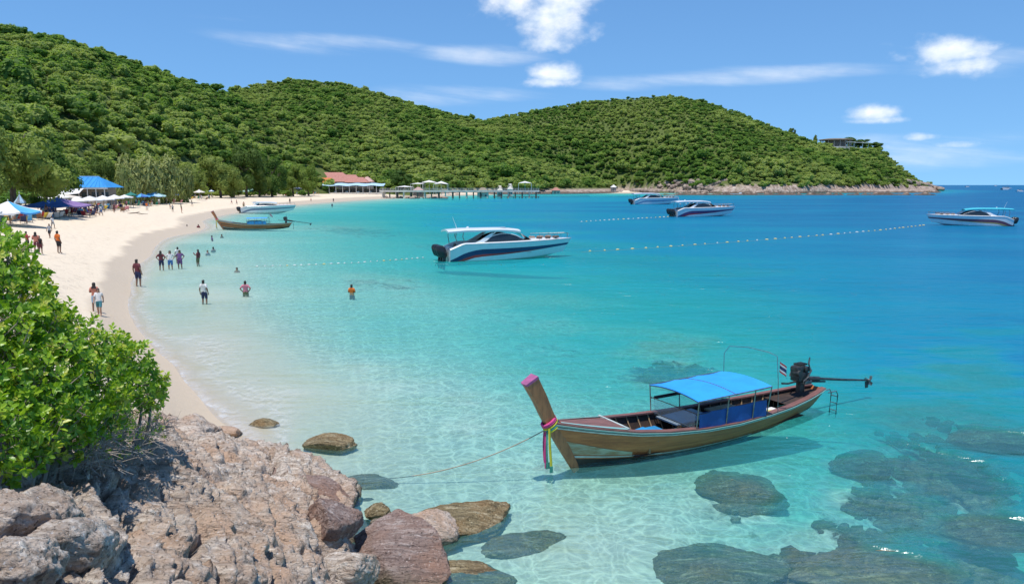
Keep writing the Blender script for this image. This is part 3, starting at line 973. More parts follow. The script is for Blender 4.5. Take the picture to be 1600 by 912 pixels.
for args in [
    (20, 320, 160, 100, 150, 'tall dark broadleaf tree with arching boughs behind the nearest beach tents', NEAR_CROWNS[0], .55),
    (70, 315, 205, 112, 100, 'broadleaf tree whose yellow-green boughs hang over the blue roof', NEAR_CROWNS[1], .55),
    (-60, 330, 185, 88, 150, 'dark broadleaf tree cut off by the left edge of the picture', NEAR_CROWNS[2], .55),
    (118, 300, 236, 178, 60, 'dark green tree standing directly behind the blue roofed restaurant', NEAR_CROWNS[1], .5),
    (160, 300, 246, 185, 46, 'small bright green tree beside the blue roof ridge', NEAR_CROWNS[2], .5),
    (345, 304, 232, 290, 62, 'round dark green tree behind the cream parasols', NEAR_CROWNS[0], .5),
    (300, 304, 250, 270, 40, 'bright green tree between the feathery trees and the cream parasol', NEAR_CROWNS[1], .5),
    (385, 300, 228, 320, 60, 'large dark tree with hollow shade behind the green tents', NEAR_CROWNS[2], .5),
    (425, 300, 236, 340, 54, 'dense dark tree above the pale blue tents', NEAR_CROWNS[0], .5),
    (458, 299, 252, 360, 44, 'yellow-green tree above the small peaked green tent', NEAR_CROWNS[1], .5),
    (482, 299, 256, 380, 36, 'green tree close left of the red roofed restaurant', NEAR_CROWNS[2], .5),
    (365, 302, 262, 305, 34, 'low leafy tree leaning over the dark green tent', NEAR_CROWNS[1], .5),
    (405, 300, 258, 330, 36, 'low bushy tree behind the pale blue tent peak', NEAR_CROWNS[0], .5),
    (628, 300, 262, 470, 40, 'rounded tree between the red roofs and the white sail tents', NEAR_CROWNS[1], .5),
    (1340, 224, 211, 905, 38, 'dark tree on the headland top beside the white terrace', NEAR_CROWNS[0], .5),
    (1368, 238, 222, 905, 22, 'small lone tree at the brow of the headland', NEAR_CROWNS[2], .5),
    (1274, 216, 209, 890, 6, 'tiny lone tree on the ridge left of the hilltop building', NEAR_CROWNS[1], .5),
    (1238, 206, 197, 885, 12, 'dark tree standing proud of the headland ridge', NEAR_CROWNS[0], .5),
]:
    beach_tree(*args)
for (px, pb, pt, Y, w, lab, k, cz) in [
    (215, 302, 244, 190, 62, 'feathery olive casuarina tree, leftmost of the pale feathery trees', 0, .45),
    (250, 302, 248, 200, 60, 'feathery olive casuarina tree in the middle of the pale feathery trees', 1, .45),
    (278, 302, 260, 215, 46, 'low feathery olive casuarina tree beside the bright green tree', 0, .45),
    (196, 300, 262, 175, 30, 'small brownish feathery tree next to the blue roof corner', 1, .45)]:
    beach_tree(px, pb, pt, Y, w, lab, OLIVE_CROWNS[k], cz, 'feathery olive trees behind the beach', 'casuarina_tree')

for i in range(44):
    px = 20 + 470 * (i + .5) / 44 + rng.uniform(-4, 4)
    Yb_ = float(np.interp(px, [0, 100, 200, 300, 400, 500], [112, 158, 205, 300, 345, 400]))
    x = (px - 800) / F_PX * Yb_
    s = rng.uniform(1.3, 2.4)
    w_ = [w for lim, w in ((70, 'behind the wide pale blue parasol'), (190, 'behind the blue roofed restaurant'), (240, 'behind the low blue parasols'), (290, 'below the feathery trees'), (350, 'behind the cream parasol'), (440, 'behind the mint parasols'), (999, 'beside the red roofed restaurant')) if px < lim][0]
    r_ = empty('shrub', (x, Yb_, max(gz1(x, Yb_), float(hill_z(np.array([x]), np.array([Yb_]))[0])) - .1), i * 1.3, 1, 'low ' + ('dense' if i % 3 else 'loose') + ' green shrub at the back of the beach ' + w_, 'shrub', 'shrubs at the back of the beach')
    c = ob('foliage', CROWNS[i % 4], None, r_, (0, 0, s * .6)); c.scale = (s * 1.3, s * 1.1, s)
    ob('stem', TRUNKS[i % 2], None, r_).scale = (s * .6, s * .6, s * .7)

# rocks along the headland shore
M_SHORE = pmat('shore_rock', (.42, .33, .26), (.19, .14, .11), .35, .9, bump=.8, bscale=1.5, detail=8)


def rock_mesh(name, seed, sub=3, facets=9, rough=.18):
    rg = np.random.default_rng(seed)
    v, f = ico(sub)
    v = v * (1 + .25 * perlin(v * 1.1 + seed)[:, None])
    for _ in range(facets):
        d = rg.normal(size=3); d /= np.linalg.norm(d)
        o_ = .62 + .25 * rg.random()
        h = v @ d
        v = v - np.maximum(h - o_, 0)[:, None] * d * .92
    v = v * (1 + rough * .5 * fbm(v * 2.6 + seed, 4)[:, None] + rough * .35 * fbm(v * 6 + seed, 3, ridged=True)[:, None])
    return mesh_np(name, v, f, True)


SHORE = [rock_mesh('shore_boulder_mesh', s, 2, 7, .22) for s in (1, 2, 3, 4)]
for c_ in SHORE: c_.materials.append(M_SHORE)


def shore_rocks():
    V, F, base = [], [], 0
    pts = []
    sp = np.array([(a, b) for (a, b) in _shore if a >= 1000] + [(1463, 298.2)])
    for i in range(1100):
        px = rng.uniform(985, 1466)
        if px < 1010 and rng.random() < .5: continue
        pyw = np.interp(px, sp[:, 0], sp[:, 1])
        Yw = at_z(px, pyw)[1]
        back = rng.random() ** 1.5 * (26 if px < 1400 else 16) - 3
        Y = Yw + back
        X = (px - 800) / F_PX * Y
        zz = max(gz1(X, Y), float(hill_z(np.array([X]), np.array([Y]))[0]))
        zz = max(min(zz, 9), -.3)
        s = rng.uniform(.9, 3.0) * (1.25 if px > 1150 else 1)
        pts.append((X, Y, zz, s, rng.random() * 6.28, px))
    pts.sort(key=lambda q: q[1] / q[3])
    for (X, Y, zz, s, a, px) in pts[:90]:
        o = ob('shore_boulder', SHORE[int(a * 9) % 4], None, None, (X, Y, zz + (.9 if px > 1170 else .1) + .30 * s))
        o.scale = (s * 1.25, s, s * .8); o.rotation_euler = (a * .1, a * .05, a)
        w_ = [w for lim, w in ((1050, 'behind the farthest speedboat'), (1110, 'behind the purple striped speedboat'), (1180, 'behind the low white boat'), (1260, 'right of the low white boat'), (1330, 'below the hilltop building'), (1400, 'below the lone brow tree'), (9999, 'at the headland tip')) if px < lim][0]
        tag(o, ('big' if s > 2.6 else 'smaller') + ' pale pinkish boulder on the headland shore ' + w_, 'boulder', 'boulders along the headland shore')
    vs = [np.array([q.co[:] for q in m_.vertices]) for m_ in SHORE]
    fs = [np.array([list(p.vertices) for p in m_.polygons]) for m_ in SHORE]
    for (X, Y, zz, s, a, px) in pts[90:]:
        k = int(a * 7) % 4
        c, n_ = math.cos(a), math.sin(a)
        q = vs[k] * (s * 1.2, s, s * .8)
        zz = zz + (.9 if px > 1170 else .1) + .30 * s
        q = np.stack([q[:, 0] * c - q[:, 1] * n_, q[:, 0] * n_ + q[:, 1] * c, q[:, 2]], 1) + (X, Y, zz)
        V.append(q); F.append(fs[k] + base); base += len(q)
    me = mesh_np('shore_rocks', np.concatenate(V), np.concatenate(F), True)
    tag(ob('shore_rocks', me, M_SHORE), kind='stuff')


shore_rocks()
# ================================================================== FOREGROUND ROCK, BOULDERS, BUSH
def rock_mat(name, a, b, c, dark, wet=True):
    m_ = bpy.data.materials.new(name); m_.use_nodes = True
    T = NT(m_.node_tree)
    geo = T.n('ShaderNodeNewGeometry')
    pos = (geo, 'Position')
    sep = T.n('ShaderNodeSeparateXYZ', {0: pos})
    mp = T.n('ShaderNodeMapping', {'Vector': pos, 'Rotation': (R(10), R(15), R(-36)), 'Scale': (.40, 3.0, 2.2)})
    n1 = T.n('ShaderNodeTexNoise', {'Vector': pos, 'Scale': .9, 'Detail': 8.0, 'Roughness': .65})
    n2 = T.n('ShaderNodeTexNoise', {'Vector': mp, 'Scale': 3.2, 'Detail': 9.0, 'Roughness': .72, 'Distortion': .6})
    n3 = T.n('ShaderNodeTexNoise', {'Vector': pos, 'Scale': 22.0, 'Detail': 6.0, 'Roughness': .7})
    col = T.ramp(n2, [(.30, dark), (.41, a), (.54, b), (.64, c)])
    col = T.mixc(T.smooth(n1, .40, .66), col, tuple(q * f for q, f in zip(b, (.92, .74, .62))))
    speck = T.mixc(T.smooth(n3, .54, .66), C2(col), tuple(q * .38 for q in a))
    speck = T.mixc(T.smooth(n3, .42, .30), C2(speck), tuple(min(.8, q * 1.25) for q in c))
    alg = T.mixc(T.smooth(n2, .4, .6), (.055, .055, .028), (.17, .13, .06))
    low = T.smooth(T.m('ADD', (sep, 2), T.m('MULTIPLY', T.m('SUBTRACT', n1, .5), .9)), .28, -.06)
    cc = T.mixc(T.m('MULTIPLY', low, .85 if wet else 0.0), C2(speck), C2(alg))
    rd = T.n('ShaderNodeTexNoise', {'Vector': mp, 'Scale': 2.6, 'Detail': 9.0, 'Roughness': .6, 'Lacunarity': 2.1, 'Offset': .9, 'Gain': 1.6, 'Distortion': .5}, noise_type='RIDGED_MULTIFRACTAL')
    hh = T.m('ADD', T.m('SUBTRACT', T.m('MULTIPLY', n3, .45), T.m('MULTIPLY', rd, .22)), T.m('MULTIPLY', n2, .8))
    bp = T.n('ShaderNodeBump', {'Height': hh, 'Strength': 1.0, 'Distance': .10})
    rg_ = T.m('SUBTRACT', .92, T.m('MULTIPLY', low, .4))
    bs = T.n('ShaderNodeBsdfPrincipled', {'Base Color': C2(cc), 'Roughness': rg_, 'Normal': bp, 'Specular IOR Level': .3})
    T.n('ShaderNodeOutputMaterial', {'Surface': bs})
    return m_


M_ROCK = rock_mat('weathered_rock', (.42, .325, .255), (.63, .535, .445), (.84, .77, .68), (.15, .095, .068))  # last colour: red-brown shadow tone painted into the dark streaks
M_ROCK_RED = rock_mat('reddish_rock', (.24, .165, .14), (.36, .27, .235), (.54, .46, .42), (.09, .065, .055))
M_REEFROCK = rock_mat('algae_rock', (.15, .115, .06), (.30, .235, .125), (.60, .52, .35), (.045, .038, .025), wet=False)

_rk = [(0, 912, 5.2), (150, 905, 5.6), (300, 912, 7.0), (450, 905, 9.0), (0, 800, 6.2), (150, 800, 7.2), (300, 800, 9.0), (430, 800, 11.0), (515, 815, 12.2), (0, 730, 7.5), (100, 718, 8.6), (205, 682, 10.4), (300, 712, 11.8),
       (390, 728, 14.2), (255, 655, 16.5), (320, 680, 17.2), (470, 765, 13.6), (540, 785, 13.9), (505, 735, 15.2), (350, 850, 8.6), (480, 860, 10.4), (540, 880, 11.2), (-200, 820, 5.2), (-200, 720, 7.0), (0, 650, 9.3), (120, 655, 10.6), (-150, 600, 10), (200, 640, 14.0)]
_rkc, _rkz = [], []
for (px, py, Y) in _rk:
    q = at_y(px, py, Y); _rkc.append(q[:2]); _rkz.append(q[2])
for (px, py) in [(262, 640), (350, 684), (408, 706), (460, 716), (520, 735), (572, 762), (578, 800), (560, 850), (590, 890), (620, 935)]:
    q = at_z(px, py, 0.0); _rkc.append(q[:2]); _rkz.append(-.1)
for (px, py) in [(255, 585), (380, 660), (480, 690), (600, 745), (660, 800), (680, 880), (740, 935), (180, 560)]:
    q = at_z(px, py, 0.0); _rkc.append(q[:2]); _rkz.append(-1.9)
for q in [(0, 4, 2.3), (-1.2, 2.0, 4.4), (0, 0, 4.9), (1.6, 7, -1.2), (.4, 9, -1.6), (-3.2, 3, 4.6), (-9, 4, 5.2), (-14, 9, 5.0), (-16, 16, 3.5), (-13, 20, .6), (-4, -3, 5.6), (2.4, 3, .5)]:
    _rkc.append(q[:2]); _rkz.append(q[2])
_rkt = TPS(np.array(_rkc), np.array(_rkz), lam=5e-2)


def rock_base(x, y):
    return _rkt(np.stack([x, y], 1))


def rock_detail(x, y, z):
    """uneven blocks, strata running down towards the water, cracks"""
    c, s = math.cos(R(-36)), math.sin(R(-36))
    u, v = x * c + y * s, -x * s + y * c
    warp = fbm(P3(x * .8, y * .8, 2.2), 3)
    a1, a2, cid = worley(P3(u * .38 + warp * .6, v * 1.25 + warp * .6, z * .5))
    edge = np.clip((a2 - a1) / .32, 0, 1)
    b1, b2, bid = worley(P3(u * 1.2 + warp, v * 3.6 + warp, z * 1.2 + 3))
    edge2 = np.clip((b2 - b1) / .35, 0, 1)
    lev = (_offs[cid][:, 0] - .5)
    rid = fbm(P3(u * .42, v * 1.7 + warp * 1.1, z * .5), 6, .56, ridged=True)
    fine = fbm(P3(x * 7, y * 7, z * 7), 4)
    rid2 = fbm(P3(u * 3.0, v * 9 + warp, z * 3), 4, ridged=True)
    st = v * 2.1 + 1.5 * warp + .35 * lev
    saw = (st - np.floor(st)) ** 1.6
    st2 = v * 6.3 + 2.2 * warp + u * .6
    saw2 = (st2 - np.floor(st2)) ** 1.5
    crack = np.clip(1 - (a2 - a1) / .10, 0, 1) * .26 + np.clip(1 - (b2 - b1) / .09, 0, 1) * .08
    amp = .5 + .9 * np.clip(fbm(P3(x * .5, y * .5, 6.0), 2) + .4, 0, 1)
    up = (.11 * saw + .035 * saw2) * amp - .85 * crack + .11 * (1 - (1 - edge) ** 2) + .08 * lev + .03 * (1 - (1 - edge2) ** 2) + .27 * rid + .03 * fine + .075 * rid2
    up = up + .22 * np.clip((-3.6 - x) / 1.0, 0, 1) * np.clip((7.6 - y) / 1.0, 0, 1) * (np.sqrt(edge) - .6)
    return up - .36


def build_outcrop():
    nx, ny = 640, 640
    U, Y = np.meshgrid(np.linspace(-1.25, .12, nx), np.exp(np.linspace(np.log(2.6), np.log(21.0), ny)))
    x, y = (U * (Y + 1.0)).ravel(), Y.ravel()
    z0 = rock_base(x, y) - .10
    e = .25
    nx_, ny_ = (rock_base(x - e, y) - rock_base(x + e, y)) / (2 * e), (rock_base(x, y - e) - rock_base(x, y + e)) / (2 * e)
    nn = np.sqrt(nx_ ** 2 + ny_ ** 2 + 1)
    dd = rock_detail(x, y, z0)
    x, y, z = x + dd * nx_ / nn, y + dd * ny_ / nn, z0 + dd / nn
    # push steep parts sideways a little so that ledges overhang
    sx = fbm(P3(x * 1.6, y * 1.6, z0 * 1.6 + 7), 3) * .12
    sy = fbm(P3(x * 1.6, y * 1.6, z0 * 1.6 + 19), 3) * .12
    me = mesh_np('rock_outcrop', np.stack([x + sx, y + sy, z], 1), grid_faces(ny, nx), True)
    o = ob('rock_outcrop', me, M_ROCK)
    tag(o, 'big weathered grey-brown rock outcrop sloping from the bush down to the water', 'rock')


build_outcrop()


def boulder(px, py, w, h, d, zc, label, seed, mat=M_ROCK, Y=None, rot=(0, 0, 0), name='boulder', sub=5, facets=10, rough=.2, group=None):
    """w,d,h in metres; zc = height of its middle"""
    c = at_z(px, py, zc) if Y is None else at_y(px, py, Y)
    me = rock_mesh(name, seed, sub, facets, rough)
    o = ob(name, me, mat, None, tuple(c))
    o.scale = (w / 1.75, d / 1.75, h / 1.75)
    o.rotation_euler = rot
    tag(o, label, 'boulder', group)
    return o


boulder(620, 862, 1.95, .95, 1.3, .24, 'large reddish boulder standing at the water edge with a dark undercut', 58, M_ROCK_RED, rot=(.34, .22, -.6), facets=14, rough=.16)
boulder(702, 822, 2.5, .62, 1.35, -.05, 'flat half-sunk rock with a pale streak behind the reddish boulder', 52, M_REEFROCK, rot=(0, -.08, .5))
boulder(665, 835, 1.3, .62, .95, .06, 'pale veined slab lying against the flat half-sunk rock', 53, M_ROCK, rot=(.1, .1, .4))
boulder(515, 693, 1.15, .42, .75, .02, 'rounded olive rock breaking the surface alone in the shallows', 54, M_REEFROCK, facets=5)
boulder(578, 762, 1.3, .6, .9, -.30, 'submerged olive rock where the mooring rope ends', 55, M_REEFROCK)
boulder(812, 855, 1.75, .5, .8, -.30, 'long submerged pale-olive rock below the bow of the near longtail boat', 56, M_REEFROCK, rot=(0, 0, .45))
boulder(1160, 768, 1.7, .7, 1.3, -.38, 'dark submerged rock below the middle of the near longtail boat', 57, M_REEFROCK, rot=(0, 0, -.3), facets=6)
boulder(1100, 893, 2.4, .6, 1.3, -.32, 'broad submerged olive rock cut by the bottom edge of the picture', 58, M_REEFROCK, rot=(0, 0, .2))
boulder(1372, 894, 3.0, .7, 1.7, -.44, 'large golden-brown submerged rock at the bottom right', 59, rock_mat('golden_reef_rock', (.20, .13, .065), (.36, .25, .13), (.58, .45, .28), (.06, .042, .025), wet=False), rot=(0, 0, .15), rough=.3)
boulder(350, 674, .95, .3, .5, .12, 'small low grey rock in the wash beside the outcrop', 60, M_ROCK)
boulder(412, 662, .7, .26, .45, .0, 'small yellowish rock awash near the sand', 61, M_REEFROCK)
boulder(722, 904, 1.6, .5, .7, -.18, 'low sunken rock right of the reddish boulder', 62, M_REEFROCK, rot=(0, 0, -.2))
boulder(1560, 690, 2.6, .8, 1.6, -.75, 'wide dark submerged rock at the right edge', 63, M_REEFROCK)
boulder(1560, 830, 2.2, .7, 1.1, -.6, 'pale submerged rock near the bottom right corner', 64, M_REEFROCK)
boulder(1350, 728, 1.6, .6, 1.1, -.75, 'dim submerged rock right of the near longtail boat shadow', 65, M_REEFROCK)
# blocks standing on the outcrop
boulder(298, 690, 1.5, 1.1, 1.2, .75, 'rounded pinkish boulder on the outcrop edge above the sand', 71, M_ROCK, Y=16.6, rot=(.1, .2, .5), facets=8)
boulder(345, 704, .9, .7, .8, .4, 'smaller boulder stepping down beside the rounded pinkish boulder', 72, M_ROCK_RED, Y=17.0, rot=(.3, .1, .9))
boulder(432, 768, 1.45, .8, 1.0, .55, 'brown boulder on the seaward crest of the outcrop', 73, M_ROCK_RED, Y=15.0, rot=(.05, .25, -.3))
boulder(505, 784, 1.4, .75, 1.0, .4, 'long brown boulder at the outcrop corner nearest the water', 74, M_ROCK_RED, Y=14.5, rot=(.1, .28, -.45))
boulder(520, 818, 1.0, .85, .9, .3, 'dark faced block overhanging the gully next to the reddish boulder', 77, M_ROCK_RED, Y=12.4, rot=(.0, .4, .2))
boulder(548, 888, .9, .55, .7, .15, 'small rough rock at the foot of the outcrop by the reddish boulder', 78, M_ROCK, Y=11.2)
boulder(590, 800, .55, .35, .4, .05, 'small blue-grey rock in the gully', 80, M_REEFROCK)
boulder(600, 822, .5, .3, .4, .05, 'small yellow-brown rock in the gully', 82, M_ROCK)
for i, (px, py, Y, s, lab) in enumerate([
    (22, 815, 6.15, .50, 'lumpy pinkish block below the bush at the left edge'), (70, 800, 6.5, .42, 'small rounded block right of the lumpy pinkish block'),
    (108, 860, 6.05, .50, 'grooved grey block in the middle of the lower left blocks'), (30, 885, 5.45, .46, 'pale grey block in the bottom left corner')]):
    boulder(px, py, s * 1.3, s * .95, s * 1.1, 0, lab, 90 + i, M_ROCK, Y=Y, rot=(.2 * math.sin(i), .35, i * .8), facets=8, rough=.34)


# ------------------------------------------------------------------ rubble of the reef
def reef_rubble():
    base = [rock_mesh('rubble', s, 1, 4, .3) for s in (201, 202, 203)]
    vs = [np.array([q.co[:] for q in m_.vertices]) for m_ in base]
    fs = [np.array([list(p.vertices) for p in m_.polygons]) for m_ in base]
    for m_ in base: bpy.data.meshes.remove(m_)
    V, F, b = [], [], 0
    n = 26000
    px, py = rng.uniform(1000, 1700, n), rng.uniform(520, 960, n)
    d = np.stack([(px - 800) / F_PX, CP + (456 - py) / F_PX * SP, -SP + (456 - py) / F_PX * CP], 1)
    t = -CAM_H / d[:, 2]
    x, y = d[:, 0] * t, d[:, 1] * t
    k = reef_mask(x, y) > .35 + .5 * rng.random(n)
    x, y = x[k][:2600], y[k][:2600]
    g = ground_z(x, y)
    for i in range(len(x)):
        s = .05 + .22 * rng.random() ** 2.5
        a = rng.random() * 6.28; j = i % 3
        q = vs[j] * (s * 1.3, s, s * .7)
        q = np.stack([q[:, 0] * math.cos(a) - q[:, 1] * math.sin(a), q[:, 0] * math.sin(a) + q[:, 1] * math.cos(a), q[:, 2]], 1) + (x[i], y[i], min(g[i] * .58 + .06, -.2))
        V.append(q); F.append(fs[j] + b); b += len(q)
    me = mesh_np('reef_rubble', np.concatenate(V), np.concatenate(F), True)
    tag(ob('reef_rubble', me, M_REEFROCK), kind='stuff')


reef_rubble()

# ------------------------------------------------------------------ the bush
M_BUSH = bpy.data.materials.new('bush_leaves'); M_BUSH.use_nodes = True
_T = NT(M_BUSH.node_tree)
_tone = _T.n('ShaderNodeAttribute', attribute_name='tone')
_oi = _T.n('ShaderNodeObjectInfo')
_c = _T.ramp((_tone, 2), [(0, (.075, .18, .014)), (.4, (.19, .35, .022)), (.75, (.35, .50, .04)), (1, (.50, .50, .09))])
_bs = _T.n('ShaderNodeBsdfPrincipled', {'Base Color': _c, 'Roughness': .38, 'Specular IOR Level': .5})
_tl = _T.n('ShaderNodeBsdfTranslucent', {'Color': _T.mixc(1.0, _c, (1.5, 1.5, .5), 'MULTIPLY')})
_mx = _T.n('ShaderNodeMixShader', {0: .35, 1: _bs, 2: _tl})
_T.n('ShaderNodeOutputMaterial', {'Surface': _mx})
M_TWIG = pmat('twig', (.30, .25, .20), (.17, .13, .10), 8, .9)
M_DRYTWIG = pmat('dry_twig', (.46, .40, .34), (.30, .25, .21), 8, .9)

LEAF_V = np.array([(0, 0, 0), (.30, .27, .05), (.68, .26, .06), (1, 0, -.06), (.68, -.26, .06), (.30, -.27, .05), (.33, 0, -.03), (.68, 0, -.03)])
LEAF_F = [(0, 6, 1), (0, 5, 6), (6, 7, 2, 1), (6, 5, 4, 7), (7, 3, 2), (7, 4, 3)]


def leaf_frames(clumps, per_m2, rg, size, rosette=8):
    """positions, directions and sizes of leaves in rosettes on twigs over a cluster of rounded clumps"""
    P, D, Nn, S, Tn = [], [], [], [], []
    cc = np.array([c[:3] for c in clumps]); cr = np.array([c[3] for c in clumps])
    twigs = []
    for c, r_ in zip(cc, cr):
        n = int(per_m2 * r_ * r_ * 12.6)
        d = rg.normal(size=(n, 3)); d[:, 2] += .25; d /= np.linalg.norm(d, axis=1)[:, None]
        rad = r_ * (.62 + .46 * rg.random(n) ** .7 + .30 * (rg.random(n) < .06))
        rad *= 1 + .22 * perlin(d * 2.3 + c)
        p = c + d * rad[:, None]
        keep = np.ones(n, bool)
        for c2, r2 in zip(cc, cr):
            keep &= np.linalg.norm(p - c2, axis=1) > r2 * .58
        p, d = p[keep], d[keep]
        for q, dd in zip(p, d):
            ax = dd + rg.normal(size=3) * .45 + np.array((.1, -.1, .45)); ax /= np.linalg.norm(ax)
            twigs.append((q - ax * r_ * .35, q, ax))
            k = rosette + rg.integers(-2, 3)
            a0 = rg.random() * 6.28
            s1 = np.cross(ax, rg.normal(size=3)); s1 /= np.linalg.norm(s1); s2 = np.cross(ax, s1)
            tone = np.clip(rg.normal(.46, .24), 0, 1)
            for j in range(k):
                a = a0 + j * 2.4
                out = s1 * math.cos(a) + s2 * math.sin(a)
                lift = .25 + .9 * j / k
                dr = out + ax * lift; dr /= np.linalg.norm(dr)
                nn = ax - dr * (ax @ dr); nn /= np.linalg.norm(nn) + 1e-9
                nn = nn + rg.normal(size=3) * .22
                P.append(q - ax * size * (1.1 - 1.4 * j / k)); D.append(dr); Nn.append(nn)
                S.append(size * rg.uniform(.7, 1.25) * (1.1 - .35 * j / k)); Tn.append(np.clip(tone + rg.normal() * .12 + .14 * j / k, 0, 1))
    return np.array(P), np.array(D), np.array(Nn), np.array(S), np.array(Tn), twigs


def frames_matrix(D, Nn):
    Yv = np.cross(Nn, D); Yv /= np.linalg.norm(Yv, axis=1)[:, None]
    Zv = np.cross(D, Yv)
    return np.stack([D, Yv, Zv], 2)


def leaves_mesh(name, P, D, Nn, S, Tn):
    M = frames_matrix(D, Nn)
    v = np.einsum('nij,kj->nki', M, LEAF_V) * S[:, None, None] + P[:, None]
    n = len(P)
    fs = []
    tri = np.array([(0, 6, 1), (0, 5, 6), (6, 7, 2), (6, 2, 1), (6, 5, 4), (6, 4, 7), (7, 3, 2), (7, 4, 3)])
    f = (tri[None] + (np.arange(n) * 8)[:, None, None]).reshape(-1, 3)
    me = mesh_np(name, v.reshape(-1, 3), f, False)
    attr(me, 'tone', np.repeat(Tn, 8))
    return me


def bush():
    rg = np.random.default_rng(77)
    cl = []
    for (px, py, Y, r_) in [(-40, 440, 8.0, .50), (12, 408, 8.4, .28), (35, 455, 8.4, .36), (5, 500, 8.0, .52), (80, 500, 8.8, .30), (60, 545, 8.2, .50), (-30, 590, 7.4, .62), (40, 620, 7.6, .58), (120, 545, 9.2, .36), (150, 545, 9.8, .32),
                            (110, 600, 8.6, .50), (170, 590, 9.6, .44), (205, 570, 10.4, .34), (225, 600, 10.6, .34), (238, 618, 11.0, .22), (190, 545, 10.6, .26), (200, 625, 10.2, .36), (150, 640, 9.0, .40), (90, 660, 8.2, .46), (20, 680, 7.2, .46), (-40, 690, 6.6, .48), (-90, 520, 7.4, .7), (70, 590, 8.8, .5), (3, 372, 8.8, .17)]:
        c = at_y(px, py, Y); cl.append((c[0], c[1], c[2], r_))
    root = empty('bush', (float(cl[7][0]), float(cl[7][1]), float(rock_base(np.array([cl[7][0]]), np.array([cl[7][1]]))[0])), 0, 1, 'large bright green leafy bush spilling over the rock at the left', 'bush', None)
    o0 = np.array(root.location)
    P, D, Nn, S, Tn, tw = leaf_frames(cl, 46, rg, .084)
    # the leaves that show largest are leaves of their own
    d = P - (0, 0, CAM_H)
    dep = d @ np.array((0, CP, -SP))
    facing = np.abs((Nn * d).sum(1)) / np.linalg.norm(d, axis=1)
    u = 800 + F_PX * d[:, 0] / dep
    score = np.where((u > 5) & (u < 1600), S / dep * (.4 + facing), 0)
    # only outer leaves, not buried in another clump
    cc = np.array([c[:3] for c in cl]); cr = np.array([c[3] for c in cl])
    inside = (np.linalg.norm(P[:, None] - cc[None], axis=2) / cr[None]).min(1)
    los = np.zeros(len(P))
    score = score * (inside > .86)
    top = np.argsort(-score)[:290]
    lm = []
    for t_ in np.linspace(.2, .85, 5):
        me = bpy.data.meshes.new('leaf_mesh'); me.from_pydata(LEAF_V.tolist(), [], LEAF_F); attr(me, 'tone', np.full(8, t_)); me.materials.append(M_BUSH); lm.append(me)
    Mx = frames_matrix(D, Nn)
    for i in top:
        q = bpy.data.objects.new('leaf', lm[int(np.clip(Tn[i] * 5, 0, 4))])
        q.location = P[i] - o0
        q.rotation_mode = 'QUATERNION'
        q.rotation_quaternion = Matrix(Mx[i].tolist()).to_quaternion()
        q.scale = (float(S[i]),) * 3
        link(q, root)
    rest = np.ones(len(P), bool); rest[top] = False
    me = leaves_mesh('foliage', P[rest] - o0, D[rest], Nn[rest], S[rest], Tn[rest])
    tag(ob('foliage', me, M_BUSH, root), kind='stuff')
    b = MB()
    for (a, q, ax) in tw[::3]:
        b.tube([a - o0, .5 * (a + q) - o0 + ax * .02, q - o0], [.006, .005, .003], 4, False)
    gnd = o0 * 0
    for c in cl:
        p1 = np.array(c[:3]) - o0
        p0 = np.array((c[0] * .97 - .1, c[1] * .97 - .2, rock_base(np.array([c[0]]), np.array([c[1]]))[0])) - o0
        b.tube([p0, p0 * .5 + p1 * .5 + (.05, -.06, .05), p1], [.032, .022, .010], 5, False)
        for k in range(6):
            dd = rg.normal(size=3); dd /= np.linalg.norm(dd)
            b.tube([p1, p1 + dd * c[3] * .45, p1 + dd * c[3] * .8 + (0, 0, .05)], [.010, .007, .003], 4, False)
    tag(b.build('branches', M_TWIG, root), kind='stuff')
    print('bush leaves', len(P))
    # the dry shrub below it
    cl2 = []
    for (px, py, Y, r_) in [(150, 680, 8.6, .30), (185, 684, 9.4, .36), (215, 672, 10.2, .34), (236, 655, 11.0, .26), (125, 696, 8.2, .24), (170, 660, 9.2, .3)]:
        c = at_y(px, py, Y); cl2.append((c[0], c[1], c[2], r_))
    c0 = np.array(cl2[1][:3]); c0[2] -= .35
    root2 = empty('dry_shrub', tuple(c0), 0, 1, 'low dry shrub of bare grey twigs between the bush and the rock', 'shrub')
    b = MB()
    for c in cl2:
        for k in range(55):
            d = rg.normal(size=3); d[2] = abs(d[2]) * .7; d /= np.linalg.norm(d)
            p0 = np.array((c[0], c[1], c[2] - c[3] * .7)) + rg.normal(size=3) * .06 - c0
            L = c[3] * rg.uniform(.8, 1.8)
            p1 = p0 + d * L * .5 + rg.normal(size=3) * .05; p2 = p0 + d * L + rg.normal(size=3) * .09 + (0, 0, -.08)
            b.tube([p0, p1, p2], [.0055, .004, .002], 3, False)
            for w_ in range(2):
                p3 = p1 + (d + rg.normal(size=3) * .8) * L * .3
                b.tube([p1, p3], [.003, .0015], 3, False)
    tag(b.build('twigs', M_DRYTWIG, root2), kind='stuff')
    P, D, Nn, S, Tn, tw = leaf_frames(cl2, 30, rg, .042, 5)
    tag(ob('foliage', leaves_mesh('foliage', P - c0, D, Nn, S, np.clip(Tn + .2, 0, 1)), M_BUSH, root2), kind='stuff')
    # small weed at the very left by the sand
    cl3 = []
    for (px, py, Y, r_) in [(8, 372, 12.0, .2), (24, 384, 12.5, .2), (15, 402, 12, .22)]:
        c = at_y(px, py, Y); cl3.append((c[0], c[1], c[2], r_))
    g3 = np.array(cl3[0][:3]); g3[2] = float(rock_base(g3[:1], g3[1:2])[0])
    root3 = empty('tall_shrub', tuple(g3), 0, 1, 'thin sprigs of shrub rising above the bush at the left edge', 'shrub')
    P, D, Nn, S, Tn, tw = leaf_frames(cl3, 40, rg, .07, 5)
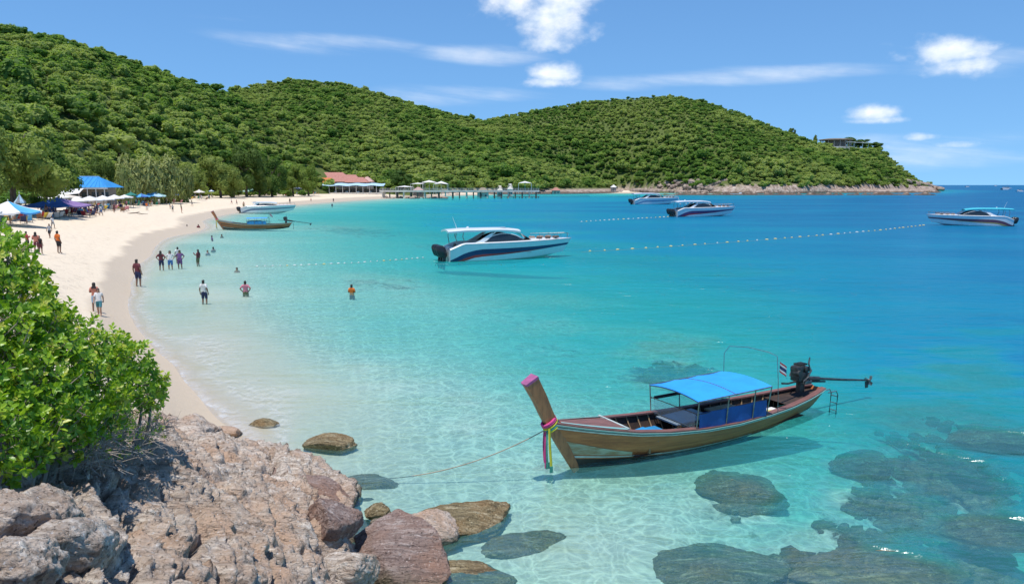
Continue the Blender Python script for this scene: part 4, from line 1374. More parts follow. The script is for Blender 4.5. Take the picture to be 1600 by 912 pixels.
    tag(ob('foliage', leaves_mesh('foliage', P - g3, D, Nn, S, Tn), M_BUSH, root3), kind='stuff')
    b = MB()
    for c in cl3:
        p1 = np.array(c[:3]) - g3
        b.tube([(0, 0, -.1), p1 * .6 + (0, .1, 0), p1 + (0, 0, c[3])], [.03, .02, .006], 5)
    b.build('stem', M_TWIG, root3)


bush()
# ================================================================== BOATS
M_WOOD = pmat('hull_wood', (.50, .170, .055), (.31, .098, .034), 1.6, .55, bump=.25, stretch=(.5, 3, 7), bscale=9)
M_WOOD2 = pmat('hull_wood_worn', (.54, .20, .07), (.36, .125, .044), 1.4, .6, bump=.3, stretch=(.5, 3, 7), bscale=9)
M_WOODWORN = pmat('worn_green_paint', (.44, .47, .36), (.32, .22, .12), 2.4, .7, bump=.3, stretch=(.7, 1, 3))
M_REDWOOD = pmat('deck_wood', (.235, .105, .085), (.15, .070, .060), 3.0, .6, bump=.2, stretch=(.6, 5, 3))
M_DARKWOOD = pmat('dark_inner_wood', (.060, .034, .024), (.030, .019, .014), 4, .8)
M_PALEWOOD = pmat('pale_wood', (.42, .29, .16), (.28, .18, .09), 5, .7, stretch=(1, 6, 1))
M_TEAL = pmat('teal_trim', (.17, .42, .40), (.28, .42, .40), 5, .5)
M_PALETRIM = pmat('pale_trim', (.56, .62, .58), (.40, .47, .44), 5, .5)
M_BOTTOM = pmat('boat_bottom', (.035, .028, .022), (.02, .018, .016), 3, .6)
M_PINK = pmat('pink_paint', (.42, .11, .26), (.30, .09, .20), 6, .6)
M_TARP = pmat('blue_tarp', (.022, .33, .86), (.02, .29, .78), 2.0, .7, bump=.15, bscale=3)
M_TARPDARK = pmat('blue_side_tarp', (.015, .085, .33), (.012, .06, .25), 3, .45, bump=.25, bscale=5)
M_BLUEBOARD = pmat('blue_board', (.02, .27, .55), (.03, .20, .42), 4, .5)
M_STEEL = pmat('steel_pipe', (.33, .34, .34), (.22, .20, .18), 6, .38, metallic=.8)
M_DARKMETAL = pmat('dark_engine', (.030, .032, .033), (.075, .072, .068), 8, .42, metallic=.35, bump=.3)
M_GREYMETAL = pmat('grey_engine', (.20, .21, .20), (.10, .10, .10), 10, .4, metallic=.6)
M_WHITE = pmat('white_gelcoat', (.80, .80, .79), (.74, .75, .75), 2, .22, coat=.4)
M_WHITEMAT = pmat('white_canvas', (.76, .75, .72), (.66, .65, .62), 2, .8, bump=.2, bscale=2)
M_NAVY = pmat('navy_stripe', (.018, .028, .12), (.016, .024, .10), 2, .25, coat=.4)
M_RED = pmat('red_stripe', (.52, .030, .030), (.46, .026, .026), 2, .25, coat=.4)
M_GLASSDARK = pmat('tinted_glass', (.012, .018, .024), (.02, .028, .034), 2, .06, spec=.7)
M_SEAT = pmat('brown_seat', (.20, .115, .07), (.15, .08, .05), 6, .6)
M_BLACK = pmat('black_cowl', (.016, .017, .02), (.022, .023, .026), 4, .28)
M_YELLOW = pmat('yellow_cloth', (.70, .60, .045), (.62, .52, .04), 6, .7)
M_GREENC = pmat('green_cloth', (.06, .33, .25), (.05, .27, .2), 6, .7)
M_PINKC = pmat('pink_cloth', (.72, .07, .26), (.62, .06, .22), 6, .7)
M_ORANGE = pmat('orange_cloth', (.80, .16, .02), (.7, .13, .02), 6, .7)
M_GREYMAT = pmat('grey_mat', (.36, .42, .45), (.30, .36, .40), 3, .5)
M_ROPE = pmat('rope', (.40, .33, .24), (.30, .24, .17), 10, .9)
M_CLEAR = bpy.data.materials.new('clear_plastic'); M_CLEAR.use_nodes = True
_T = NT(M_CLEAR.node_tree)
_tr = _T.n('ShaderNodeBsdfTransparent', {'Color': (.86, .90, .92)})
_gl = _T.n('ShaderNodeBsdfPrincipled', {'Base Color': (.62, .68, .70), 'Roughness': .3})
_T.n('ShaderNodeOutputMaterial', {'Surface': _T.n('ShaderNodeMixShader', {0: .16, 1: _tr, 2: _gl})})


def lerp_t(tab, x):
    return float(np.interp(x, [q[0] for q in tab], [q[1] for q in tab]))


SHEER = [(0, 1.24), (.06, 1.10), (.12, .98), (.2, .83), (.3, .71), (.42, .62), (.55, .58), (.68, .60), (.8, .63), (.9, .69), (1, .78)]
BEAM = [(0, .085), (.03, .20), (.07, .36), (.12, .53), (.2, .73), (.3, .86), (.42, .93), (.55, .93), (.68, .86), (.8, .73), (.9, .56), (.96, .42), (1, .30)]
KEEL = [(0, -.08), (.1, -.16), (.3, -.22), (.6, -.22), (.8, -.16), (.92, -.03), (1, .12)]


def hull_pt(u, v, side, inset=0.0):
    zk, zs = lerp_t(KEEL, u), lerp_t(SHEER, u)
    z = zk + (zs - zk) * v
    xs = .06 - .56 * max(z, -.2)
    xe = 8.75 + .62 * z
    x = xs + (xe - xs) * u
    p = .36 + .62 * math.exp(-u / .10) + .25 * math.exp(-(1 - u) / .12)
    y = (lerp_t(BEAM, u) - inset) * max(v, 0) ** p
    y = max(y, .02)
    return Vector((x, side * y, z))


def build_longtail(label, loc, rz, scale=1.0, worn=True, roof_c=None, side_c=None, wood=None, far=False):
    roof_c, side_c = roof_c or M_TARP, side_c or M_TARPDARK
    wood = wood or M_WOOD
    root = empty('longtail_boat', loc, rz, scale, label, 'boat', 'longtail boats moored in the bay')
    NU = 44
    us = [i / NU for i in range(NU + 1)]
    bands = [(0, .22), (.22, .40), (.40, .56), (.56, .71), (.71, .86), (.86, 1.0)]
    for side in (-1, 1):
        for bi, (v0, v1) in enumerate(bands):
            rows = []
            for k in range(4):
                v = v0 + (v1 - v0) * k / 3
                off = .010 * (1 - k / 3)
                rows.append([hull_pt(u, v, side) + Vector((0, side * off, 0)) for u in us])
            m_ = M_BOTTOM if bi == 0 else (wood if bi % 2 else M_WOOD2)
            b = MB().grid(rows)
            o = b.build('plank', m_, root, True)
        # white boot line just above the bottom plank, near the bow worn paint patch
        rows = [[hull_pt(u, v, side) + Vector((0, side * .014, 0)) for u in us[:30]] for v in (.245, .29)]
        MB().grid(rows).build('boot_line', M_PALETRIM, root, True)
        if worn:
            rows = [[hull_pt(.012 + .17 * i / 12, .32 + (.30 * (1 - .75 * i / 12)) * k / 4, side) + Vector((0, side * .016, 0)) for i in range(13)] for k in range(5)]
            MB().grid(rows).build('worn_paint_patch', M_WOODWORN, root, True)
        # inner skin
        rows = [[hull_pt(u, v, side, .05) for u in us[4:]] for v in (.42, .6, .8, .985)]
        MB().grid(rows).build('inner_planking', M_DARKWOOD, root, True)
        # gunwale cap and rub rails
        b = MB(); n0 = []
        rows = []
        for (dy, dz) in ((.03, -.02), (.03, .028), (-.15, .034), (-.15, -.01)):
            rows.append([hull_pt(u, 1, side) + Vector((0, side * max(dy, -hull_pt(u, 1, 1).y + .01) if dy < 0 else side * dy, dz)) for u in us])
        b.grid(rows).build('gunwale', M_REDWOOD, root)
        rows = [[hull_pt(u, v, side) + Vector((0, side * d, 0)) for u in us] for (v, d) in ((.94, .012), (.95, .05), (.985, .055), (.99, .02))]
        MB().grid(rows).build('rub_rail', M_TEAL, root)
        rows = [[hull_pt(u, v, side) + Vector((0, side * d, 0)) for u in us] for (v, d) in ((.885, .012), (.89, .036), (.925, .036), (.93, .012))]
        MB().grid(rows).build('rub_rail', M_PALETRIM, root)
        # ribs
        for k in range(18):
            u = .15 + .72 * k / 17
            b = MB()
            pts = [hull_pt(u, v, side, .075) for v in (.42, .6, .8, .97)]
            b.tube(pts, .022, 4)
            b.build('rib', M_PALEWOOD, root)
    # stem and prow
    path = [(.12, -.14), (.05, .02), (-.30, .62), (-.62, 1.18), (-.80, 1.52), (-.98, 1.90), (-1.24, 2.36)]
    wid = [.12, .15, .20, .23, .25, .28, .31]
    dep = [.16, .20, .26, .30, .31, .33, .36]
    rows = []
    for i, (x, z) in enumerate(path):
        d = Vector((path[min(i + 1, 6)][0] - path[max(i - 1, 0)][0], 0, path[min(i + 1, 6)][1] - path[max(i - 1, 0)][1])).normalized()
        n = Vector((d.z, 0, -d.x))
        c = Vector((x, 0, z)); w, e = wid[i] / 2, dep[i] / 2
        rows.append([c + n * e + Vector((0, w, 0)), c + n * e - Vector((0, w, 0)), c - n * e * .9 - Vector((0, w * .8, 0)), c - n * e - Vector((0, 0, 0)), c - n * e * .9 + Vector((0, w * .8, 0))])
    b = MB().grid(rows, wrap=True)
    b.add(rows[0], [(4, 3, 2, 1, 0)])
    b.build('prow', pmat('prow_wood', (.46, .185, .075), (.29, .115, .05), 2.5, .5, bump=.25, stretch=(4, 6, .8)), root)
    top = rows[-1]; d = Vector((-.5, 0, .87)); 
    capv = [q - d * .015 + (q - Vector((path[-1][0], 0, path[-1][1]))) * .04 for q in top] + [q + d * .05 + (q - Vector((path[-1][0], 0, path[-1][1]))) * .04 for q in top]
    b = MB().add(capv, [(i, (i + 1) % 5, (i + 1) % 5 + 5, i + 5) for i in range(5)] + [(5, 6, 7, 8, 9)])
    b.build('prow_cap', M_PINK, root)
    # keel shoe showing at the bow
    MB().tube([(.18, 0, -.16), (.7, 0, -.20), (1.8, 0, -.25), (3, 0, -.27)], [.05, .055, .05, .03], 6).build('keel', M_BOTTOM, root, True)
    # foredeck
    fu = [.02 + .155 * i / 10 for i in range(11)]
    rows = []
    for v in (-1, -.5, 0, .5, 1):
        rows.append([Vector((hull_pt(u, 1, 1).x, v * (hull_pt(u, 1, 1).y - .03), hull_pt(u, 1, 1).z + .015 + .05 * (1 - v * v))) for u in fu])
    MB().grid(rows).build('foredeck', M_REDWOOD, root, True)
    for s in (-1, 1):
        rows = [[Vector((hull_pt(u, 1, 1).x, s * max(hull_pt(u, 1, 1).y * f - .03, .01), hull_pt(u, 1, 1).z + .045 + .05 * (1 - f * f))) for u in fu] for f in (.84, 1.0)]
        MB().grid(rows).build('foredeck_trim', M_TEAL, root)
    e = hull_pt(fu[-1], 1, 1)
    MB().box((e.x + .02, 0, e.z - .0), (.05, e.y * 1.9, .16)).build('foredeck_beam', M_PALETRIM, root)
    # floor boards
    for k in range(7):
        y0 = -.56 + .16 * k
        rows = [[Vector((1.6 + 6.4 * i / 20, y0 + dy, .10 + .10 * max(0, (i - 14) / 6))) for i in range(21)] for dy in (0, .152)]
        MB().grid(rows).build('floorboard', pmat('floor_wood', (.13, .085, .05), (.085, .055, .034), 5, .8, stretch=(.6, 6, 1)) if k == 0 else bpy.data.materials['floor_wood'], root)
    # thwarts and fittings forward of the canopy
    MB().box((2.35, -.22, .50), (.42, .95, .035), (0, -.05, .1)).build('seat_board', M_BLUEBOARD, root)
    MB().box((2.05, .05, .42), (.10, 1.2, .03)).box((2.05, .0, .27), (.04, 1.15, .28)).build('thwart', M_PALEWOOD, root)
    MB().lathe([(0, 0), (.17, 0), (.2, .03), (.17, .06), (.14, .09), (.06, .10), (0, .10)], 14, (1.72, -.08, .14)).build('rope_coil', pmat('straw_rope', (.55, .36, .12), (.40, .24, .08), 9, .9), root, True)
    MB().box((2.9, -.1, .40), (.34, 1.1, .03)).build('thwart', M_BLUEBOARD, root)
    # benches under the canopy
    MB().box((4.0, .28, .56), (1.35, .86, .05), (0, -.02, 0), bevel=.03).build('bench_cushion', M_GREYMAT, root)
    b = MB()
    for k in range(6): b.box((3.45 + .25 * k, -.14, .33), (.04, .03, .40))
    b.box((4.05, -.14, .50), (1.35, .03, .05))
    b.build('bench_frame', M_PALEWOOD, root)
    MB().box((4.4, -.40, .24), (2.0, .36, .05)).build('bench_board', M_BLUEBOARD, root)
    MB().box((5.6, .48, .52), (1.0, .30, .05)).build('bench_board', M_PALEWOOD, root)
    for (x, y, z, sx, sy, sz, m_, nm) in [(6.0, .1, .26, .45, .34, .24, M_BLUEBOARD, 'cool_box'), (6.3, -.35, .24, .4, .3, .2, M_PALEWOOD, 'wooden_box'), (6.75, .2, .28, .5, .5, .06, M_PALETRIM, 'hatch_board'), (6.85, -.25, .34, .4, .35, .14, M_YELLOW, 'bundle'),
                                          (7.1, -.05, .3, .3, .5, .18, M_WHITEMAT, 'bundle'), (5.4, -.1, .26, .35, .3, .26, M_ORANGE, 'life_vest'), (5.75, -.35, .26, .3, .3, .2, M_PINKC, 'life_vest')]:
        MB().box((x, y, z), (sx, sy, sz), (0, 0, x * 2), bevel=.03).build(nm, m_, root)
    # aft deck
    rows = []
    for v in (-1, 0, 1):
        rows.append([Vector((hull_pt(u, .86, 1).x, v * (hull_pt(u, .86, 1).y - .05), hull_pt(u, .86, 1).z)) for u in [.83 + .165 * i / 6 for i in range(7)]])
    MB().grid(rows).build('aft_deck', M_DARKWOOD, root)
    t = [hull_pt(1, v, s) for s in (-1, 1) for v in (.05, .5, 1.0)]
    MB().add(t, [(0, 1, 4, 3), (1, 2, 5, 4)]).build('transom', wood, root)
    # canopy
    X0, X1 = 3.30, 6.05
    ze, rise, hw = 1.42, .09, .97
    rows = []
    for k in range(11):
        t = -1 + 2 * k / 10
        rows.append([Vector((X0 + (X1 - X0) * i / 12, hw * t, ze + rise * (1 - t * t) - .025 * math.sin(math.pi * ((i * 3 / 12) % 1)) + .035 * (i / 12))) for i in range(13)])
    MB().grid(rows).build('canopy_sheet', roof_c, root, True, solid=.015)
    for x in (X0 + .02, .5 * (X0 + X1), X1 - .02):
        b = MB(); b.tube([(x, hw * t, ze + rise * (1 - t * t) - .03 + .035 * (x - X0) / (X1 - X0)) for t in np.linspace(-1, 1, 9)], .018, 6)
        b.build('canopy_bow', M_STEEL, root, True)
    for s in (-1, 1):
        MB().tube([(X0, s * hw, ze - .01), (X1, s * hw, ze + .025)], .018, 6).build('canopy_rail', M_STEEL, root)
        MB().tube([(X0, s * .90, 1.05), (X1, s * .84, 1.06)], .014, 5).build('canopy_rail', M_DARKMETAL, root)
        for x in (X0 + .02, 4.4, 5.4, X1 - .02):
            zb = .62
            MB().tube([(x, s * (.90 if x < 6 else .84), zb), (x, s * hw, ze)], .017, 6).build('canopy_post', M_STEEL, root, True)
    # side curtain on the near side, rolled curtain on the far side, clear screen in front
    rows = [[Vector((3.42 + 2.5 * i / 10, -.905 + .02 * math.sin(i * 1.7), z)) for i in range(11)] for z in (.62, .85, 1.07)]
    MB().grid(rows).build('side_curtain', side_c, root, True, solid=.008)
    rows = [[Vector((3.42 + 1.6 * i / 8, .905, z)) for i in range(9)] for z in (1.0, 1.09)]
    MB().grid(rows).build('rolled_curtain', M_DARKMETAL, root, solid=.03)
    rows = [[Vector((X0 - .01, -.88 + 1.76 * i / 6, z)) for i in range(7)] for z in (.62, 1.06)]
    MB().grid(rows).build('clear_screen', M_CLEAR, root)
    rows = [[Vector((3.42 + 2.9 * i / 6, .90, z)) for i in range(7)] for z in (.64, 1.0)]
    MB().grid(rows).build('clear_screen', M_CLEAR, root)
    MB().tube([(X0, -.9, 1.08), (X0, .9, 1.08)], .013, 5).tube([(X0, -.9, .66), (X0, .9, .66)], .018, 5).build('screen_frame', M_DARKMETAL, root)
    # flag arch behind the canopy
    MB().tube([(6.1, .86, .62), (6.05, .84, 1.5), (6.0, .80, 2.05), (6.06, .66, 2.28), (6.2, .1, 2.34), (6.35, -.55, 2.30), (6.42, -.78, 2.22), (6.44, -.84, 1.5), (6.46, -.86, .62)], .010, 6).build('flag_arch', M_STEEL, root, True)
    fl = MB()
    cols = [(0, 1 / 6, 0), (1 / 6, 2 / 6, 1), (2 / 6, 4 / 6, 2), (4 / 6, 5 / 6, 1), (5 / 6, 1, 0)]
    for (a, c, mi) in cols:
        rows = [[Vector((6.44 + .36 * i / 6, -.86 + .05 * math.sin(i * 1.3), 2.12 - .30 * w - .30 * i / 6)) for i in range(7)] for w in (a, c)]
        fl.grid(rows, mi)
    fl.build('flag', [M_RED, M_WHITEMAT, M_NAVY], root)
    # engine on its turntable with the long tail shaft
    en = MB().lathe([(0, .0), (.13, 0), (.13, .28), (.20, .30), (.20, .34), (0, .34)], 10, (8.45, 0, .72)).build('engine_stand', M_DARKMETAL, root, True)
    b = MB()
    b.box((8.40, 0, 1.22), (.46, .34, .30), (0, .05, 0), bevel=.05)
    b.box((8.30, 0, 1.46), (.40, .30, .24), (0, -.12, 0), bevel=.08)
    b.box((8.52, .0, 1.45), (.22, .38, .16), bevel=.04)
    b.lathe([(0, -.14), (.10, -.14), (.11, 0), (.10, .14), (0, .14)], 10, (8.20, -.05, 1.36), axis='y')
    for k in range(5): b.box((8.26 + .07 * k, 0, 1.60), (.022, .26, .05))
    eng = b.build('engine', M_DARKMETAL, root, True)
    b = MB()
    b.tube([(8.5, -.2, 1.2), (8.6, -.24, 1.42), (8.52, -.2, 1.62), (8.58, -.18, 1.82)], [.03, .035, .03, .02], 6)
    b.tube([(8.3, -.22, 1.12), (8.45, -.28, 1.26), (8.6, -.22, 1.1), (8.68, -.1, 1.0)], .022, 5)
    b.tube([(8.2, .2, 1.2), (8.35, .26, 1.4), (8.55, .22, 1.3)], .025, 5)
    b.box((8.5, -.2, 1.06), (.3, .12, .12), bevel=.03)
    b.build('exhaust_pipe', M_GREYMETAL, eng, True)
    MB().tube([(8.3, -.05, 1.10), (7.75, -.12, 1.10), (7.42, -.16, 1.16)], [.035, .026, .03], 7).build('tiller', M_DARKMETAL, eng, True)
    MB().tube([(8.55, 0, 1.13), (9.3, 0, 1.02), (9.32, 0, 1.015), (10.4, 0, .84), (11.75, 0, .64)], [.075, .07, .042, .038, .03], 8).build('tail_shaft', M_DARKMETAL, eng, True)
    MB().tube([(8.6, 0, 1.02), (9.6, 0, .89)], .03, 6).build('shaft_brace', M_DARKMETAL, eng)
    b = MB()
    b.lathe([(0, 0), (.045, .02), (.045, .12), (.02, .17), (0, .18)], 8, (11.75, 0, .635), axis='x')
    for k in range(3):
        a = k * 2.094
        d = Vector((0, math.cos(a), math.sin(a)))
        c = Vector((11.83, 0, .635))
        s_ = Vector((1, 0, 0)).cross(d)
        b.add([c + d * .03 - s_ * .02, c + d * .12 - s_ * .07 + Vector((.03, 0, 0)), c + d * .19 + Vector((.01, 0, 0)), c + d * .12 + s_ * .07 - Vector((.03, 0, 0)), c + d * .03 + s_ * .02], [(0, 1, 2, 3, 4)])
    b.build('propeller', M_STEEL, eng, False, solid=.01)
    MB().box((11.72, 0, .50), (.14, .015, .22), taper=1.4).build('skeg', M_DARKMETAL, eng)
    # boarding ladder at the stern
    b = MB()
    for y in (-.55, -.32):
        b.tube([(9.05, y, .74), (9.42, y, .74), (9.50, y, .62), (9.46, y, -.1)], .017, 6)
    for z in (.1, .34, .56): b.tube([(9.48, -.55, z), (9.48, -.32, z)], .014, 5)
    b.build('ladder', M_STEEL, root, True)
    return root


# ---- the near one
FOOT = at_z(893, 728, 0)
HEAD = math.atan2(.500, .866)
near_boat = build_longtail('wooden longtail boat in front with sky-blue canopy and ribbon-tied prow', (float(FOOT[0]), float(FOOT[1]), 0), HEAD, .975)


def garland(boat, label, scale=1.0, ribbon=True):
    M = boat.matrix_basis
    g = empty('ribbon_garland', boat.location + (Euler((0, 0, boat.rotation_euler.z)).to_matrix() @ Vector((-.62, 0, 1.2))) * scale, boat.rotation_euler.z, scale, label, 'garland', 'ribbon garlands on longtail prows')
    b = None
    for k, (m_, dz) in enumerate([(M_PINKC, .06), (M_YELLOW, .0), (M_GREENC, -.05), (M_YELLOW, -.09), (M_PINKC, .10)]):
        bb = MB()
        pts = []
        for i in range(17):
            t = 2 * math.pi * i / 16
            pts.append((.17 * math.cos(t) - .03 + dz * -.55, .14 * math.sin(t), dz + .10 * math.cos(t)))
        bb.tube(pts, .030, 6, False)
        bb.build('ribbon_wrap', m_, g, True)
    for (m_, dx, y0, L, w) in [(M_PINKC, -.17, -.04, 1.02, .065), (M_YELLOW, -.10, -.13, 1.10, .075), (M_GREENC, -.15, -.08, 1.0, .05), (M_PINKC, -.16, .05, .9, .05)]:
        rows = []
        for i in range(9):
            t = i / 8
            z = -.05 - L * t
            rows.append([Vector((dx + .03 * math.sin(3 * t + dx * 20) - w * .5, y0 - .02 * t, z)), Vector((dx + .03 * math.sin(3 * t + dx * 20), y0 - .02 * t - .02, z)), Vector((dx + .03 * math.sin(3 * t + dx * 20) + w * .5, y0 - .02 * t, z))])
        bb = MB().grid(rows)
        rb = bb.build('ribbon', m_, g, True, solid=.006)
        MB().box((dx + .01, y0 - .03, -.05 - L + .06), (w * 1.06, .03, .16)).build('ribbon_end', M_GREENC, rb)


garland(near_boat, 'pink, yellow and green ribbons tied round the prow of the near longtail boat', .975)
# mooring rope to the submerged rock
_p0 = Vector(near_boat.location) + Euler((0, 0, HEAD)).to_matrix() @ Vector((-.70, -.02, 1.09))
_p1 = Vector(at_z(565, 748, -.05))
_b = MB()
_pts = []
for i in range(25):
    t = i / 24
    q = _p0.lerp(_p1, t); q.z -= .75 * (4 * t * (1 - t)) * .45
    _pts.append(q)
_b.tube(_pts, .013, 5)
tag(_b.build('mooring_rope', M_ROPE, None, True), 'thin tan mooring rope from the near longtail prow to the rocks', 'rope')

# ---- the far one near the beach
F2 = at_z(348, 357.5, 0)
E2 = at_z(457, 355.5, 0)
h2 = math.atan2(E2[1] - F2[1], E2[0] - F2[0])
h2 = .16
sc2 = math.hypot(E2[0] - F2[0], 0) / math.cos(h2) / 8.8
far_boat = build_longtail('brown longtail boat with blue canopy lying close to the beach', (float(F2[0]), float(F2[1]), 0), h2, sc2, worn=False, wood=pmat('grey_brown_wood', (.17, .115, .07), (.11, .075, .048), 1.5, .7, stretch=(.5, 3, 7)), side_c=M_BLUEBOARD)
garland(far_boat, 'faded ribbons hanging from the prow of the longtail boat near the beach', sc2)


# ================================================================== SPEEDBOATS
def build_speedboat(label, loc, rz, scale=1.0, L=12.4, stripe=None, stripe2=None, roof=None, roof_trim=None, engines=3, low_roof=False, lower=None, bow_items=True):
    stripe, stripe2, roof, lower = stripe or M_NAVY, stripe2 or M_RED, roof or M_WHITE, lower or M_WHITE
    root = empty('speedboat', loc, rz, scale, label, 'boat', 'white speedboats moored in the bay')
    NU = 36
    us = [i / NU for i in range(NU + 1)]
    zs = lambda u: 1.56 + .22 * u ** 1.5 - .50 * max(0, .10 - u) / .10
    zc = lambda u: .04 + .95 * max(0, u - .25) ** 2.4
    zk = lambda u: -.5 + 1.95 * max(0, u - .55) ** 2.2 * 3.0
    bs = lambda u: 1.62 * (1 - max(0, (u - .35) / .65) ** 2.3) + .02
    bc = lambda u: 1.46 * (1 - max(0, (u - .25) / .75) ** 1.9) + .015
    ft = lambda u: .66 - .56 * max(0, 1 - u / .26) ** 1.8
    fb = lambda u: ft(u) - (.34 - .18 * u) + (.0 if u > .2 else .02)

    def side_pt(u, f, s, off=0.0):
        zk_ = min(zk(u), zs(u) - .02); zc_ = min(max(zc(u), zk_ + .01), zs(u) - .01)
        z = zc_ + (zs(u) - zc_) * f
        y = bc(u) + (bs(u) - bc(u)) * (f ** .8)
        x = u * L * (.93 + .07 * f) - .10 * (1 - u) * f * 4 * max(0, .1 - u)
        return Vector((x, s * (y + off), z))
    for s in (-1, 1):
        rows = [[Vector((u * L * .87, 0, min(zk(u), zs(u) - .02))) for u in us], [Vector((u * L * .90, s * bc(u) * .5, .5 * (min(zk(u), zs(u)) + min(max(zc(u), zk(u) + .01), zs(u))))) for u in us], [side_pt(u, 0, s) for u in us]]
        MB().grid(rows).build('hull_bottom', M_WHITE if lower is M_WHITE else lower, root, True)
        fr = lambda u: max(fb(u) - .20 * max(0, 1 - u / .85), -.0)
        bandsdef = [('hull_side', lower, lambda u: 0.0, lambda u: max(fr(u), .001)), ('hull_stripe', stripe2, lambda u: max(fr(u), .001), lambda u: max(fb(u), .002)),
                    ('hull_stripe', stripe, lambda u: max(fb(u), .002), lambda u: max(ft(u), .004)), ('topside', M_WHITE, lambda u: max(ft(u), .004), lambda u: 1.0)]
        for (nm, m_, lo, hi) in bandsdef:
            rows = [[side_pt(u, lo(u) + (hi(u) - lo(u)) * k / 3, s) for u in us] for k in range(4)]
            MB().grid(rows).build(nm, m_, root, True)
        # rub rail
        rows = [[side_pt(u, f, s, d) for u in us] for (f, d) in ((.965, .0), (.975, .045), (.998, .045), (1.0, .0))]
        MB().grid(rows).build('rub_rail', M_GREYMAT, root)
    # transom
    pts = [Vector((0, 0, zk(0)))] + [side_pt(0, f, 1) for f in (0, .5, 1)] + [side_pt(0, f, -1) for f in (1, .5, 0)]
    MB().add(pts, [(0, 1, 2, 3, 4, 5, 6)]).build('transom', M_WHITE, root)
    # decks: side decks + crowned foredeck, cockpit well
    u0 = .62
    rows = []
    for v in (-1, -.7, -.3, 0, .3, .7, 1):
        rows.append([Vector((side_pt(u, 1, 1).x, v * bs(u), zs(u) + .16 * (1 - v * v) * min(1, (1 - u) * 5))) for u in us if u >= u0])
    MB().grid(rows).build('foredeck', M_WHITE, root, True)
    for s in (-1, 1):
        rows = [[Vector((side_pt(u, 1, 1).x, s * (bs(u) - d), zs(u) + e)) for u in us if u <= u0 + .04] for (d, e) in ((0, 0), (.05, .06), (.36, .08), (.38, -.6))]
        MB().grid(rows).build('side_deck', M_WHITE, root)
    MB().grid([[Vector((.35 + (u0 * L - .2) * i / 6, y, .62)) for i in range(7)] for y in (-1.25, 1.25)]).build('cockpit_floor', M_SEAT, root)
    MB().box((.42, 0, .92), (.3, 2.6, .62), bevel=.08).build('stern_bench', M_WHITE, root)
    for k in range(4):
        for s in (-1, 1):
            x = 1.3 + k * 1.15
            MB().box((x, s * .75, .86), (.55, .62, .28), bevel=.06).box((x - .25, s * .75, 1.2), (.12, .62, .5), bevel=.05).build('seat', M_SEAT, root)
    # windscreen: a long dark wedge
    X0, X1, zt = (3.2, 8.0, 2.42) if not low_roof else (2.6, 8.6, 2.1)
    for s in (-1, 1):
        lo = [Vector((X0 + (X1 - X0) * i / 12, s * (bs((X0 + (X1 - X0) * i / 12) / L) - .30 - .75 * max(0, (i - 8) / 4)), zs((X0 + (X1 - X0) * i / 12) / L) + .07)) for i in range(13)]
        hi = []
        for i in range(13):
            t = i / 12
            z = lo[i].z + (zt - lo[i].z) * (math.sin(math.pi * min(1, t * 1.12 + .02)) ** .75 if t < .89 else 0)
            hi.append(Vector((lo[i].x - .25 * t, lo[i].y - s * .16 * (z - lo[i].z), z)))
        MB().grid([lo, [a.lerp(c, .5) + Vector((0, s * .03, 0)) for a, c in zip(lo, hi)], hi]).build('side_window', M_GLASSDARK, root, True)
        MB().tube(hi[:-1], .035, 6).build('window_frame', M_WHITE, root, True)
        # sweeping white arch behind the window
        MB().grid([[Vector((2.2, s * 1.36, 1.58)), Vector((2.9, s * 1.34, 1.90)), Vector((3.5, s * 1.28, 2.25)), Vector((4.0, s * 1.22, 2.50))], [Vector((3.1, s * 1.38, 1.60)), Vector((3.5, s * 1.34, 1.84)), Vector((3.85, s * 1.3, 2.12)), Vector((4.15, s * 1.22, 2.44))]]).build('arch_panel', M_WHITE, root, True, solid=.06)
    rows = [[Vector((8.15 + .05 * k, y, 1.62 + .05)) for y in np.linspace(-.7, .7, 5)] for k in (0,)] + [[Vector((6.9, y * 1.25, zt - .05)) for y in np.linspace(-.7, .7, 5)]]
    MB().grid(rows).build('front_window', M_GLASSDARK, root, True)
    MB().box((6.6, .45, 1.5), (.5, .7, .9), bevel=.08).build('helm_console', M_WHITE, root)
    # hard top
    zr = 2.76 if not low_roof else 2.42
    hx0, hx1 = (-.1, 6.9) if not low_roof else (2.6, 8.0)
    rows = []
    for k in range(9):
        v = -1 + 2 * k / 8
        rows.append([Vector((hx0 + (hx1 - hx0) * i / 14, v * (1.42 - .5 * max(0, (i - 9) / 5) ** 2 - .14 * max(0, (2 - i) / 2)), zr + .16 * (1 - v * v) - .20 * max(0, (i - 9) / 5) ** 2 - .10 * max(0, (3 - i) / 3))) for i in range(15)])
    ht = MB().grid(rows).build('hardtop', roof, root, True, solid=.17)
    if roof_trim is None:
        rows = [[Vector((2.2 + 3.4 * i / 6, v, zr + .165 - .12 * v * v)) for i in range(7)] for v in (-.62, 0, .62)]
        MB().grid(rows).build('roof_hatch', M_GREYMAT, ht, True)
    if not low_roof:
        for s in (-1, 1):
            MB().tube([(1.5, s * 1.38, 1.36), (1.2, s * 1.34, 2.2), (1.35, s * 1.25, zr - .02)], .04, 6).build('roof_support', M_STEEL, root, True)
            MB().tube([(.7, s * 1.38, 1.30), (.55, s * 1.34, 2.2), (.7, s * 1.25, zr - .05)], .035, 6).build('roof_support', M_STEEL, root, True)
            MB().tube([(4.0, s * 1.22, 2.3), (4.6, s * 1.15, zr)], .05, 6).build('roof_support', M_WHITE, root, True)
        MB().tube([(1.2, .4, zr), (1.0, .4, zr + .5), (.75, .4, zr + 1.15)], [.022, .016, .01], 5).build('antenna', M_WHITE, ht)
        MB().lathe([(0, 0), (.12, .02), (.12, .10), (0, .16)], 8, (2.0, -.2, zr + .14)).build('light_dome', M_WHITE, ht, True)
    # bow rail
    b = MB()
